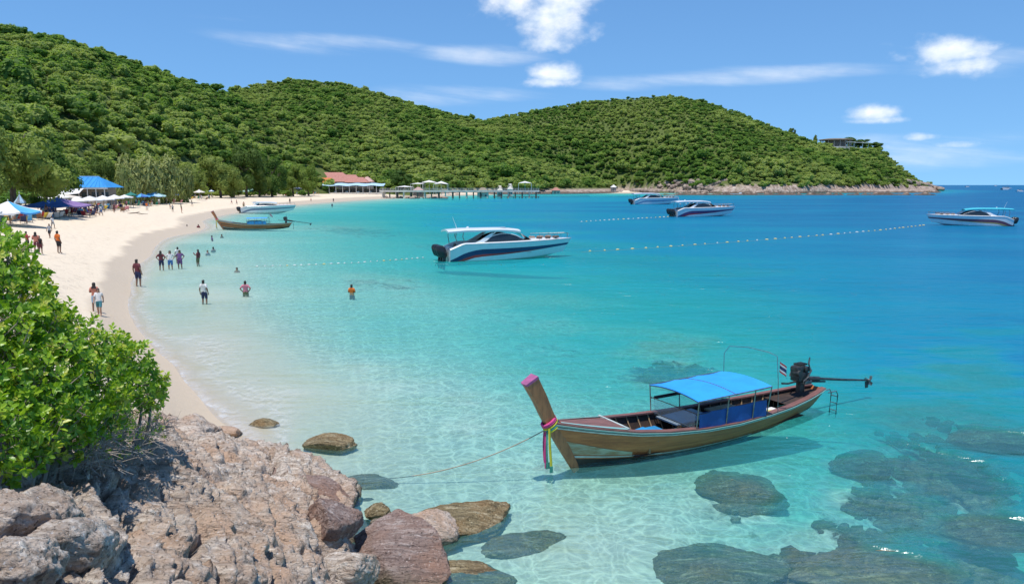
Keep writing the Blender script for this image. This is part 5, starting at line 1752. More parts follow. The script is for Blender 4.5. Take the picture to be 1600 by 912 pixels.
    for s in (-1, 1):
        pts = [Vector((side_pt(u, 1, 1).x - .05, s * max(bs(u) - .12, .05), zs(u) + .5 - .1 * (u > .97))) for u in np.linspace(.70, .985, 9)]
        b.tube(pts, .020, 5)
        for u in np.linspace(.70, .97, 5):
            p = Vector((side_pt(u, 1, 1).x - .05, s * max(bs(u) - .12, .05), zs(u)))
            b.tube([p + Vector((0, 0, -.0)), p + Vector((0, 0, .5))], .016, 5)
    b.build('bow_rail', M_STEEL, root)
    if bow_items:
        for k in range(6):
            MB().box((8.5 + .42 * k, (-1) ** k * .4, zs((8.5 + .4 * k) / L) + .22), (.5, .5, .16), (0, 0, k), bevel=.05).build('deck_cushion', M_SEAT if k % 2 else pmat('cushion_tan', (.42, .28, .20)), root, True)
    # outboards
    for k in range(engines):
        y = (k - (engines - 1) / 2) * .78
        b = MB()
        b.lathe([(0, 0), (.24, .02), (.33, .14), (.36, .50), (.33, .80), (.20, .98), (0, 1.02)], 12, (0, 0, .28))
        bv = []
        for q in b.v: bv.append((q[0] * 1.35 - .50 - .30 * (q[2] - .35), q[1] * .95 + y, q[2] * 1.08 + .06))
        b.v = bv
        o = b.build('outboard', M_BLACK, root, True)
        MB().box((-.40, y, .12), (.30, .16, .75), (0, .12, 0), bevel=.04).box((-.50, y, -.30), (.50, .10, .12), bevel=.03).box((-.42, y, -.55), (.22, .05, .4), taper=1.3).build('outboard_leg', M_BLACK, o, True)
        MB().box((-.42, y, .82), (.66, .56, .05), bevel=.02).build('cowl_band', M_GREYMETAL, o)
        b = MB()
        for a in range(3):
            t = a * 2.094
            d = Vector((0, math.cos(t), math.sin(t))); c = Vector((-.80, y, -.34)); s_ = Vector((1, 0, 0)).cross(d)
            b.add([c, c + d * .12 - s_ * .08 + Vector((.04, 0, 0)), c + d * .20, c + d * .12 + s_ * .08 - Vector((.04, 0, 0))], [(0, 1, 2, 3)])
        b.build('propeller', M_STEEL, o, False, solid=.012)
    return root


def place_speedboat(stern_px, bow_px, label, ang, flip=False, **kw):
    st = at_z(*stern_px, 0)
    L = kw.get('L', 12.4)
    px_b = bow_px
    # scale so that the bow reaches its pixel column
    a = ang
    best = None
    for s in np.linspace(.6, 2.2, 321):
        X = st[0] + math.cos(a) * L * s; Y = st[1] + math.sin(a) * L * s
        e = abs(800 + F_PX * X / (Y * CP + (CAM_H - 1.5) * SP) - px_b)
        if best is None or e < best[0]: best = (e, s)
    return build_speedboat(label, (float(st[0]), float(st[1]), 0), a, best[1], **kw)


main_boat = place_speedboat((697, 407), 893, 'white speedboat with navy and red stripes and three black outboards, nearest speedboat', R(20))
place_speedboat((1053, 338.5), 1149, 'white speedboat with purple and red stripes, left of the float line end', R(14), stripe=pmat('purple_stripe', (.10, .045, .16)))
place_speedboat((989, 319.5), 1061, 'white speedboat with dark windows, farthest of the speedboats off the headland', R(10), stripe=pmat('pale_blue_stripe', (.20, .36, .52)), stripe2=M_WHITE, engines=2)
place_speedboat((1577, 353), 1447, 'white speedboat with turquoise hardtop at the right, pointing left', R(166), stripe=pmat('maroon_stripe', (.16, .06, .10)), stripe2=pmat('gold_stripe', (.48, .36, .14)), roof=pmat('turquoise_roof', (.06, .50, .60)), roof_trim=1, engines=2)
place_speedboat((378, 332.5), 463, 'white speedboat with a low roof drawn up behind the beached longtail boat', R(12), low_roof=True, stripe=pmat('slate_stripe', (.18, .24, .34)), stripe2=M_WHITE, engines=2, bow_items=False)


# ---- small craft on the horizon
def tour_boat(px, py, wpx, label, flip=1):
    c = at_z(px, py, 0)
    L = wpx / F_PX * c[1]
    r = empty('tour_boat', tuple(c), R(8) if flip > 0 else R(175), L / 12.0, label, 'boat', 'small boats far out at sea')
    rows = []
    for (z, f) in ((-.3, .8), (.5, .94), (1.3, 1.0)):
        rows.append([Vector((-6 + 12 * i / 12 * f, (1.6 * (1 - max(0, (i - 7) / 5) ** 2)), z + .5 * max(0, (i - 7) / 5) ** 2 * (z > 0))) for i in range(13)])
    b = MB().grid(rows); b.grid([[Vector((p.x, -p.y, p.z)) for p in r_] for r_ in rows]); b.grid([rows[2], [Vector((p.x, -p.y, p.z)) for p in rows[2]]])
    b.build('hull', M_WHITE, r, True)
    MB().box((-1.2, 0, 2.1), (6, 2.4, 1.5), bevel=.1).build('cabin', M_WHITE, r)
    MB().box((-1.2, 0, 2.3), (5.6, 2.46, .6)).build('window', M_GLASSDARK, r)
    MB().box((-1.6, 0, 3.9), (7.0, 2.8, .12)).box((-4.6, 1.2, 3.3), (.1, .1, 1.2)).box((-4.6, -1.2, 3.3), (.1, .1, 1.2)).box((1.4, 1.2, 3.3), (.1, .1, 1.2)).box((1.4, -1.2, 3.3), (.1, .1, 1.2)).build('roof', M_TARPDARK, r)
    MB().tube([(0, 0, 3.9), (0, 0, 6)], .05, 5).build('mast', M_STEEL, r)


tour_boat(1573, 296.5, 18, 'long tour boat with a dark roof on the horizon at the right')
tour_boat(1592, 299.5, 12, 'small white boat just below the long tour boat', -1)
tour_boat(1512, 292.5, 8, 'tiny lone boat on the horizon right of the headland tip')
tour_boat(1556, 291, 6, 'tiny pale boat on the horizon left of the long tour boat')
# low white boat under the headland
_c = at_z(1150, 304.6, 0)
_r = empty('rowing_boat', tuple(_c), R(3), 1.0, 'low narrow white boat with one upright figure post below the headland rocks', 'boat')
_L = 50 / F_PX * _c[1]
_rows = [[Vector((-_L / 2 + _L * i / 10, .9 * math.sin(math.pi * (i + .4) / 10.8) * f, z)) for i in range(11)] for (z, f) in ((-.2, .6), (.8, 1.0), (.9, .5))]
_bb = MB().grid(_rows); _bb.grid([[Vector((p.x, -p.y, p.z)) for p in q] for q in _rows]); _bb.build('hull', M_WHITE, _r, True)
MB().box((3, 0, 1.3), (1.6, .9, .9), bevel=.1).build('cabin', M_WHITE, _r)
_r['label'] = 'low narrow white boat with a small cabin below the headland rocks'


# ---- float lines
M_FLOAT_Y = pmat('yellow_float', (.80, .66, .28), (.72, .56, .22), 6, .4)
M_FLOAT_W = pmat('white_float', (.78, .77, .72), (.7, .69, .64), 6, .4)
def float_mesh(m_):
    b = MB().lathe([(0, -.5), (.16, -.47), (.24, -.2), (.24, .2), (.16, .47), (0, .5)], 8, axis='x')
    me = bpy.data.meshes.new('float_mesh'); me.from_pydata(b.v, [], b.f); me.materials.append(m_); return me
FLOATS = [float_mesh(M_FLOAT_Y), float_mesh(M_FLOAT_W)]


def float_line(pts, n, label, size=1.0, white=.3, fade=1.0):
    P = [at_z(a, b_, .05) for a, b_ in pts]
    P = np.array(P)
    seg = np.concatenate([[0], np.cumsum(np.linalg.norm(np.diff(P, axis=0), axis=1))])
    root = empty('float_line', tuple(P[0]), 0, 1, label, 'float line')
    pos = lambda s: np.array([np.interp(s, seg, P[:, k]) for k in range(3)])
    b = MB(); b.tube([pos(s) - P[0] - (0, 0, .04) for s in np.linspace(0, seg[-1], 40)], .025 * size, 5, False)
    b.build('rope', M_ROPE, root)
    px0, px1 = pts[0][0], pts[-1][0]
    # spread evenly in the picture's own perspective is not needed: floats sit at even steps along the rope
    for i in range(n):
        s = seg[-1] * (i + .5) / n
        q = pos(s + rng.uniform(-.12, .12) * seg[-1] / n)
        o = bpy.data.objects.new('float', FLOATS[int(rng.random() < white)])
        o.location = q - P[0]; o.scale = (size,) * 3; o.rotation_euler = (0, 0, rng.random() * 3)
        link(o, root)


float_line([(908, 393), (1000, 388), (1100, 381), (1200, 374), (1300, 366), (1380, 359), (1446, 351.5)], 42, 'yellow float line running right from the nearest speedboat to the right speedboat', .38, .25)
float_line([(395, 416), (470, 414), (560, 410), (630, 405), (664, 402)], 26, 'pale float line running left from the nearest speedboat into the shallows', .24, .75)
float_line([(905, 346.5), (960, 343), (1010, 340.5), (1046, 338.5)], 20, 'white float line leading to the purple striped speedboat', .42, .7)
float_line([(1060, 319), (1075, 318), (1092, 316.5)], 5, 'short row of white floats right of the farthest speedboat', .7, .9)
# ================================================================== PEOPLE
SKINS = [pmat('skin_tan', (.42, .235, .155), (.38, .205, .13), 8, .55), pmat('skin_brown', (.27, .145, .09), (.24, .125, .078), 8, .55), pmat('skin_light', (.56, .35, .26), (.52, .32, .23), 8, .55)]
M_HAIR = pmat('dark_hair', (.022, .016, .013), (.035, .025, .018), 12, .5)
CLOTH = {n: pmat('cloth_' + n, c, None, 9, .8) for n, c in dict(white=(.74, .73, .70), navy=(.025, .035, .10), red=(.42, .05, .05), maroon=(.16, .035, .045), teal=(.05, .22, .26), black=(.02, .02, .024), orange=(.75, .17, .02),
         pink=(.62, .22, .28), blue=(.07, .20, .48), purple=(.16, .08, .22), olive=(.16, .17, .08), yellow=(.68, .55, .10), grey=(.32, .33, .34), coral=(.60, .22, .15), paleblue=(.42, .56, .68)).items()}


def skeleton(pose):
    """joints (metres, person 1.70 tall, facing -y) -> verts, edges, radii"""
    V, E, Rr = [], [], []

    def add(p, r, par=None):
        V.append(p); Rr.append(r)
        if par is not None: E.append((par, len(V) - 1))
        return len(V) - 1
    sit = pose == 'sit'
    hz = .93 if not sit else .48
    lean = .06 if not sit else .28
    pel = add((0, 0, hz), (.135, .105))
    wa = add((0, -.01 + lean * .3, hz + .17), (.120, .090), pel)
    ch = add((0, .0 + lean * .7, hz + .36), (.150, .108), wa)
    nk = add((0, lean, hz + .53), (.062, .062), ch)
    h1 = add((0, lean - .015, hz + .62), (.072, .085), nk)
    h2 = add((0, lean - .005, hz + .70), (.078, .095), h1)
    h3 = add((0, lean + .005, hz + .765), (.050, .06), h2)
    for s in (-1, 1):
        sh = add((s * .165, lean, hz + .455), (.064, .062), ch)
        if pose == 'stand' or sit:
            el, wr, ha = (s * .235, lean + .03, hz + .19), (s * .255, lean - .05, hz - .03), (s * .25, lean - .09, hz - .12)
        elif pose == 'hips':
            el, wr, ha = (s * .33, lean + .06, hz + .24), (s * .20, lean - .06, hz + .07), (s * .165, lean - .11, hz + .03)
        elif pose == 'front':
            el, wr, ha = (s * .235, lean - .02, hz + .21), (s * .13, lean - .22, hz + .27), (s * .06, lean - .27, hz + .30)
        elif pose == 'walk':
            el, wr, ha = (s * .225, lean + s * .10, hz + .20), (s * .24, lean + s * .16 - .08, hz + .0), (s * .235, lean + s * .18 - .12, hz - .08)
        elif pose == 'raise':
            el, wr, ha = ((s * .26, lean - .03, hz + .22), (s * .27, lean - .2, hz + .36), (s * .24, lean - .27, hz + .44)) if s > 0 else ((s * .235, lean + .03, hz + .19), (s * .255, lean - .05, hz - .03), (s * .25, lean - .09, hz - .12))
        e = add(el, (.046, .046), sh); w = add(wr, (.030, .030), e); h = add(ha, (.030, .042), w)
        d = (Vector(ha) - Vector(wr)).normalized()
        f = Vector(ha) + d * .075
        add(tuple(f), (.013, .032), h)
        th = Vector(ha) + d * .02 + Vector((-s * .045, -.03, 0))
        add(tuple(th), (.012, .012), h)
        hip = add((s * .095, 0, hz - .06), (.098, .100), pel)
        if sit:
            k = add((s * .11, -.42, hz + .03), (.062, .066), hip); a = add((s * .11, -.60, hz - .33), (.040, .044), k); t = add((s * .12, -.74, hz - .42), (.042, .030), a)
        elif pose == 'walk':
            k = add((s * .10, -s * .14 - .04, .50), (.060, .064), hip); a = add((s * .10, -s * .20 + .06, .09), (.040, .044), k); t = add((s * .11, -s * .20 - .10, .035), (.044, .030), a)
        else:
            k = add((s * .115, -.02, .50), (.060, .064), hip); a = add((s * .125, .02, .09), (.040, .044), k); t = add((s * .14, -.13, .035), (.044, .030), a)
    return V, E, Rr, hz


def body_meshes(pose):
    V, E, Rr, hz = skeleton(pose)
    me = bpy.data.meshes.new('body_skeleton'); me.from_pydata(V, E, [])
    o = bpy.data.objects.new('body_skeleton', me); COL.objects.link(o)
    o.modifiers.new('skin', 'SKIN').use_smooth_shade = True
    sv = me.skin_vertices[0].data
    for i, r in enumerate(Rr): sv[i].radius = r
    sv[0].use_root = True
    ss = o.modifiers.new('sub', 'SUBSURF'); ss.levels = 1; ss.render_levels = 1
    dg = bpy.context.evaluated_depsgraph_get(); dg.update()
    body = bpy.data.meshes.new_from_object(o.evaluated_get(dg))
    bpy.data.objects.remove(o); bpy.data.meshes.remove(me)
    body.name = 'body_mesh'
    body.polygons.foreach_set('use_smooth', [True] * len(body.polygons))
    sit = pose == 'sit'

    def shell(name, cond, off):
        bm = bmesh.new(); bm.from_mesh(body); bm.normal_update()
        kill = [f for f in bm.faces if not cond(f.calc_center_median())]
        bmesh.ops.delete(bm, geom=kill, context='FACES')
        nr = {v: v.normal.copy() for v in bm.verts}
        for v in bm.verts: v.co += nr[v] * off
        m_ = bpy.data.meshes.new(name); bm.to_mesh(m_); bm.free()
        m_.polygons.foreach_set('use_smooth', [True] * len(m_.polygons))
        return m_
    arm = lambda c: abs(c.x) > .185
    shirt = shell('shirt_mesh', lambda c: (hz + .02 < c.z < hz + .51) and (not arm(c) or c.z > hz + .30), .016)
    if sit: shorts = shell('shorts_mesh', lambda c: c.z < hz + .12 and c.y > -.36 and abs(c.x) < .2 and c.z > hz - .14, .014)
    else: shorts = shell('shorts_mesh', lambda c: .56 < c.z < hz + .07 and abs(c.x) < .212, .015)
    hair = shell('hair_mesh', lambda c: c.z > hz + .715 or (c.z > hz + .56 and c.y > .06 + (.25 if sit else 0) and abs(c.x) < .12), .018)
    longhair = shell('hair_mesh', lambda c: c.z > hz + .715 or (c.z > hz + .44 and c.y > .05 + (.25 if sit else 0) and abs(c.x) < .10), .026)
    return dict(body=body, shirt=shirt, shorts=shorts, hair=hair, longhair=longhair)


POSES = {p: body_meshes(p) for p in ('stand', 'hips', 'front', 'walk', 'raise', 'sit')}


def slot(o, m_):
    if not len(o.data.materials): o.data.materials.append(m_)
    o.material_slots[0].link = 'OBJECT'
    o.material_slots[0].material = m_


def person(label, loc, rz, pose='stand', skin=0, shirt='white', shorts='navy', h=1.7, longhair=False, group=None, bag=None):
    P = POSES[pose]
    r = empty('person', tuple(float(q) for q in loc), rz, h / 1.70, label, 'person', group)
    b = bpy.data.objects.new('body', P['body']); link(b, r); slot(b, SKINS[skin])
    hr = bpy.data.objects.new('hair', P['longhair' if longhair else 'hair']); link(hr, r); slot(hr, M_HAIR)
    if shirt:
        q = bpy.data.objects.new('shirt', P['shirt']); link(q, r); slot(q, CLOTH[shirt])
    if shorts:
        q = bpy.data.objects.new('shorts', P['shorts']); link(q, r); slot(q, CLOTH[shorts])
    return r


def person_px(px, py, hpx, label, rz=0, water=False, waist=None, **kw):
    """feet (or waterline) at a photo pixel; height from the pixels"""
    if waist is None:
        q = on_ground(px, py)
        h = hpx / F_PX * q[1] * 1.02
    else:
        q = at_z(px, py, 0.0)
        h = kw.pop('h_m', 1.68)
        q[2] = -waist * h
    if waist is None: h = min(max(h, 1.35), 1.95)
    return person(label, q, rz, h=h, **kw)


person_px(217, 449, 44, 'man in dark red shirt and navy shorts alone at the wet sand edge', R(170), pose='stand', skin=1, shirt='maroon', shorts='navy')
person_px(150, 487, 46, 'person with a pale wrap, rear of the pair beside the bush', R(200), pose='front', skin=1, shirt='coral', shorts='paleblue', longhair=True)
person_px(156, 493, 30, 'child in green shorts in front of the adult beside the bush', R(20), pose='walk', skin=0, shirt='white', shorts='teal')
person_px(44, 391, 29, 'person in red and black, leftmost of the three on the upper sand', R(150), pose='front', skin=1, shirt='red', shorts='black', longhair=True)
person_px(58, 397, 34, 'person in orange-brown top carrying a bag, middle of the three on the upper sand', R(200), pose='front', skin=1, shirt='coral', shorts='maroon', longhair=True)
person_px(64, 397, 24, 'child in black close behind the person in the orange-brown top', R(180), pose='stand', skin=1, shirt='black', shorts='maroon')
person_px(93, 396, 35, 'person in orange top and black trousers, rightmost of the three on the upper sand', R(160), pose='stand', skin=1, shirt='orange', shorts='black')
person_px(253, 425, 33, 'person in navy shorts with bare arms, leftmost of the group wading at the edge', R(190), pose='hips', skin=1, shirt='maroon', shorts='navy', longhair=True)
person_px(267, 424, 32, 'person in white top with a blue ring, second of the wading group', R(20), pose='hips', skin=0, shirt='white', shorts='blue', longhair=True)
person_px(282, 423, 32, 'person in purple skirted swimsuit, third of the wading group', R(10), pose='hips', skin=1, shirt='purple', shorts='purple', longhair=True)
person_px(279, 414, 28, 'person with white top half hidden behind the purple swimsuit', R(200), pose='stand', skin=1, shirt='white', shorts='grey')
person_px(310, 419, 29, 'person in dark red shawl and green trousers, rightmost of the wading group', R(260), pose='raise', skin=1, shirt='maroon', shorts='olive', longhair=True)
person_px(320, 472, 0, 'person in white printed shirt and dark shorts wading knee deep', R(175), waist=.18, h_m=1.62, pose='stand', skin=1, shirt='white', shorts='navy')
person_px(384, 459, 0, 'person with bare back standing waist deep in the clear water', R(190), waist=.48, h_m=1.62, pose='hips', skin=1, shirt='pink', shorts='olive')
person_px(550, 457, 0, 'swimmer in orange life vest chest deep in the middle of the bay', R(170), waist=.66, h_m=1.6, pose='front', skin=1, shirt='orange', shorts='navy')
person_px(332, 374, 0, 'dark haired swimmer shoulder deep below the far longtail prow', R(120), waist=.70, pose='stand', skin=1, shirt='purple', shorts=None)
person_px(333, 391, 0, 'swimmer with a pale ring low in the water right of the wading group', R(220), waist=.78, pose='front', skin=1, shirt='grey', shorts=None)
person_px(325, 396, 0, 'swimmer in grey, lowest of the swimmers right of the wading group', R(60), waist=.80, pose='front', skin=0, shirt='grey', shorts=None)
person_px(347, 369, 0, 'swimmer farthest right under the far longtail boat', R(60), waist=.84, pose='front', skin=1, shirt=None, shorts=None)
person_px(293, 357, 0, 'bather sitting in the wash, left of two dark heads', R(90), waist=.62, pose='stand', skin=1, shirt='black', shorts=None)
person_px(310, 357, 0, 'bather sitting in the wash, right of two dark heads', R(10), waist=.6, pose='stand', skin=1, shirt='maroon', shorts=None)
person_px(370, 422, 0, 'floating swimmer with only the head above the pale water', R(10), waist=.87, pose='stand', skin=0, shirt=None, shorts=None)
person_px(270, 331, 11, 'small dark figure, left of the pair on the open sand', R(40), pose='hips', skin=1, shirt='grey', shorts='black')
person_px(284, 333, 16, 'tall figure in coral shorts, right of the pair on the open sand', R(120), pose='stand', skin=0, shirt='olive', shorts='coral')
person_px(381, 326, 13, 'bare figure standing on the sand behind the stern of the low roofed speedboat', R(10), pose='stand', skin=0, shirt=None, shorts='olive')
person_px(370, 320, 8, 'distant walker on the sand left of the low roofed speedboat', R(90), pose='walk', skin=0, shirt='coral', shorts='navy')
person_px(362, 319, 8, 'distant walker nearest the tree shadow on the sand', R(90), pose='walk', skin=0, shirt='white', shorts='red')
person_px(453, 318, 8, 'distant figure by the water right of the low roofed speedboat', R(10), pose='stand', skin=1, shirt='black', shorts='navy')
person_px(521, 316, 6, 'tiny figure at the far waterline below the red roofs', R(10), pose='stand', skin=1, shirt='black', shorts='navy')
person_px(519, 322, 0, 'tiny bather just off the far waterline below the red roofs', R(10), waist=.5, pose='stand', skin=1, shirt='navy', shorts=None)
person_px(486, 315, 5, 'tiny figure on the far sand left of the red roofs', R(10), pose='walk', skin=1, shirt='coral', shorts='navy')
person_px(78, 372, 12, 'distant child on the upper sand behind the three people', R(10), pose='walk', skin=1, shirt='grey', shorts='black')
person_px(83, 357, 9, 'distant figure in pale clothes on the upper sand', R(70), pose='walk', skin=1, shirt='white', shorts='grey')

# ================================================================== BEACH: tents, parasols, loungers, restaurants, pier
M_POLE = pmat('pole_wood', (.34, .25, .16), (.24, .17, .11), 6, .7)
M_POLEW = pmat('pole_white', (.66, .65, .62), (.55, .54, .52), 6, .5)
FAB = {n: pmat('fabric_' + n, c, c2, 1.2, .75, bump=.15, bscale=2) for n, (c, c2) in dict(white=((.76, .74, .70), (.68, .66, .63)), cream=((.72, .64, .52), (.64, .56, .45)), blue=((.05, .17, .48), (.06, .13, .36)), sky=((.10, .42, .78), (.08, .36, .68)), paleblue=((.45, .62, .74), (.36, .54, .68)),
        green=((.02, .22, .17), (.02, .17, .13)), mint=((.42, .62, .56), (.34, .54, .48)), purple=((.24, .14, .34), (.30, .20, .40)), grey=((.22, .24, .27), (.17, .19, .22)), red=((.5, .05, .06), (.42, .04, .05)), yellow=((.72, .55, .08), (.64, .48, .07)), pink=((.65, .28, .34), (.58, .24, .3)), brown=((.30, .17, .11), (.24, .13, .08)), navy=((.03, .05, .14), (.025, .04, .11))).items()}


def parasol(px, py, wpx, cols, label, py_base=None, sides=8, peak=.28, group='parasols along the back of the beach', pole=None, Y=None, name='parasol', square=False, hgt=None, tilt=(0, 0)):
    """canopy centre at (px,py) with given pixel width; stands on the sand below"""
    base = on_ground(px, py_base if py_base else py + 16) if Y is None else np.array([at_y(px, py, Y)[0], Y, 0])
    base[2] = gz1(base[0], base[1])
    Yb = base[1]
    top = at_y(px, py, Yb)
    rad = wpx / F_PX * Yb / 2
    H = max(top[2] - base[2], 1.9) if hgt is None else hgt
    r = empty(name, tuple(base), random.random() * .6, 1, label, 'parasol' if not square else 'beach tent', group)
    pk = peak * rad
    ez = H - pk * .5
    n = 4 if square else sides
    rows = 5
    for k in range(n):
        a0, a1 = 2 * math.pi * (k + .5) / n, 2 * math.pi * (k + 1.5) / n
        rr_ = []
        m_ = 5
        for i in range(rows):
            t = i / (rows - 1)
            ln = []
            for j in range(m_):
                w = j / (m_ - 1)
                p0 = Vector((math.cos(a0), math.sin(a0), 0)) * rad * (1.3 if square else 1); p1 = Vector((math.cos(a1), math.sin(a1), 0)) * rad * (1.3 if square else 1)
                p = (p0 * (1 - w) + p1 * w) * t
                sag = .06 * rad * math.sin(math.pi * w) * t + .10 * pk * math.sin(math.pi * t)
                ln.append((p.x + tilt[0] * 0, p.y, ez + pk * (1 - t) - sag + tilt[0] * p.x + tilt[1] * p.y))
            rr_.append(ln)
        last = rr_[-1]
        rr_.append([(p[0] * 1.005, p[1] * 1.005, p[2] - .14 - .012 * rad) for p in last])
        MB().grid(rr_).build('canopy_panel', FAB[cols[k % len(cols)]], r, True)
    if square:
        for k in range(4):
            a = 2 * math.pi * (k + .5) / 4
            x, y = math.cos(a) * rad * 1.2, math.sin(a) * rad * 1.2
            zb = gz1(base[0] + x, base[1] + y) - base[2] - .1
            MB().tube([(x, y, zb), (x, y, ez + tilt[0] * x + tilt[1] * y)], .055, 6).build('post', M_POLE, r)
    else:
        MB().tube([(0, 0, -.2), (0, 0, ez + pk + .12)], .03, 6).build('pole', pole or M_POLEW, r)
        MB().lathe([(0, .2), (.05, .16), (.06, .08), (.03, 0)], 8, (0, 0, ez + pk)).build('finial', M_POLEW, r, True)
    return r


parasol(16, 322, 92, ['paleblue', 'white', 'sky', 'paleblue', 'white', 'white', 'sky', 'white'], 'wide pale blue and white parasol nearest the left edge of the beach', 352, peak=.34, pole=M_POLE)
parasol(34, 309, 16, ['paleblue', 'grey'], 'small pointed grey-blue parasol rising behind the wide pale blue one', 345, peak=1.6, pole=M_POLE)
parasol(-30, 334, 60, ['sky', 'white'], 'bright blue parasol cut off by the left edge', 356, peak=.3)
parasol(92, 314, 74, ['blue', 'purple', 'blue', 'purple'], 'dark blue and purple tent beside the white tent row', 337, peak=.34, group='square tents in front of the blue roofed restaurant', name='beach_tent', square=True)
parasol(94, 304, 52, ['white', 'cream', 'white', 'cream'], 'white tent on the second row above the dark blue tent', 330, peak=.3, group='square tents in front of the blue roofed restaurant', name='beach_tent', square=True)
for i, (px, py, w, lab) in enumerate([(122, 310, 34, 'white square tent touching the purple one, first of the white row'), (142, 309, 33, 'white square tent, second of the row below the blue roof'), (162, 308, 32, 'white square tent, middle of the row below the blue roof'),
                                      (180, 306.5, 28, 'white square tent, fourth of the row below the blue roof'), (196, 306, 22, 'white square tent ending the row beside the green parasol')]):
    parasol(px, py, w, ['white', 'cream', 'white', 'white'], lab, 332 - i * 2, peak=.36, group='square tents in front of the blue roofed restaurant', name='beach_tent', square=True)
parasol(206, 302, 18, ['green'], 'dark green parasol right of the white tents', 324, peak=.5)
parasol(222, 304.5, 26, ['blue', 'sky'], 'low blue parasol right of the dark green parasol', 321, peak=.3)
parasol(242, 300, 34, ['paleblue', 'mint', 'sky'], 'large pale blue parasol tilted towards the sand', 319, peak=.42, tilt=(-.14, .05))
parasol(266, 302, 26, ['paleblue', 'blue', 'mint'], 'pale blue parasol right of the tilted one', 317, peak=.25)
parasol(291, 298.5, 15, ['white', 'paleblue'], 'small white and blue parasol standing alone', 313, peak=.5)
parasol(312, 298, 17, ['cream', 'white'], 'cream parasol right of the small white and blue one', 313, peak=.45)
parasol(331, 297.5, 8, ['paleblue', 'white'], 'tiny pale parasol in front of the palm trunk', 311, peak=.5)
parasol(347, 294.5, 12, ['brown', 'pink'], 'brownish parasol under the dark trees', 309, peak=.4)
parasol(385, 296, 30, ['green', 'mint'], 'dark green tent parasol at the edge of the tree shadow', 307, peak=.3)
parasol(404, 293.5, 28, ['mint', 'paleblue'], 'pale mint parasol in front of the tree hollow', 306, peak=.45)
parasol(424, 294, 26, ['paleblue', 'white'], 'pale blue parasol right of the pale mint one', 305.5, peak=.35)
parasol(436, 291, 15, ['mint', 'green'], 'small peaked green parasol right of the pale blue ones', 305, peak=.8)
parasol(466, 293, 16, ['grey', 'navy'], 'grey parasol in the shade left of the long awning', 303.5, peak=.3)
parasol(452, 294.5, 13, ['brown', 'grey'], 'dull brown parasol left of the grey one', 304, peak=.3)
for i, (px, lab) in enumerate([(500, 'first'), (540, 'second'), (1, '')]):
    pass
for px, py, c, lab in [(872, 294, 'red', 'reddish beach parasol left of the middle on the far white beach'), (893, 293.5, 'white', 'white beach parasol in the middle of the far white beach'), (858, 294.5, 'white', 'white beach parasol at the left end of the far white beach'), (700, 296, 'white', 'white parasol on the terrace behind the pier')]:
    parasol(px, py, 11, [c, 'cream'], lab, 297.6, peak=.3, group='parasols on the far beach')


# loungers (deck chairs) and small crowd
def make_lounger(c):
    r = empty('deck_chair', (0, 0, 0), 0, 1, 'x', 'deck chair', None)
    rows = [[(x, -.0 + y, z) for x in (-.28, 0, .28)] for (y, z) in ((-.75, .30), (-.3, .24), (.1, .27), (.55, .72), (.75, .92))]
    MB().grid(rows).build('sling', FAB[c], r, True, solid=.02)
    b = MB()
    for s in (-.3, .3):
        b.tube([(s, -.8, .31), (s, .1, .27), (s, .8, .96)], .022, 5)
        b.tube([(s, -.6, 0), (s, .35, .5)], .02, 5); b.tube([(s, .6, 0), (s, -.2, .27)], .02, 5)
    b.build('frame', M_POLE, r)
    return r


LOUNGE = {c: make_lounger(c) for c in ('yellow', 'navy', 'red', 'white', 'sky', 'green', 'pink', 'brown')}
_zones = [(60, 100, 338, 345, 9, 'deck chair in the shade of the dark blue tent'), (100, 150, 331, 341, 15, 'deck chair in front of the white tents nearest the dark blue tent'), (150, 200, 325, 333, 14, 'deck chair in front of the last white tents'),
          (200, 245, 318, 323, 14, 'deck chair below the blue parasols'), (245, 285, 314, 318, 9, 'deck chair below the pale blue parasols'), (285, 330, 310, 313, 8, 'deck chair beside the cream parasol'),
          (385, 450, 303.5, 306.5, 20, 'deck chair in the row under the mint and pale blue parasols'), (450, 500, 302, 304, 8, 'deck chair in the shade left of the long awning'), (0, 50, 344, 352, 6, 'deck chair below the wide pale blue parasol')]
_used = set()
for (xa, xb, ya, yb, n, lab) in _zones:
    for i in range(n):
        px = xa + (xb - xa) * (i + .5) / n + rng.uniform(-1, 1); py = rng.uniform(ya, yb)
        q = on_ground(px, py)
        c = ['yellow', 'navy', 'red', 'white', 'sky', 'green', 'pink', 'brown'][int(rng.integers(0, 8))]
        src = LOUNGE[c]
        o = src if c not in _used else copy_tree(src)
        _used.add(c)
        o.location = tuple(q); o.rotation_euler = (0, 0, R(-140) + rng.uniform(-.4, .4))
        cn = {'sky': 'blue'}.get(c, c)
        tag(o, cn + ' ' + lab, 'deck chair', 'deck chairs at the back of the beach')
for c in list(LOUNGE):
    if c not in _used:
        for ch in list(LOUNGE[c].children): bpy.data.objects.remove(ch)
        bpy.data.objects.remove(LOUNGE[c])

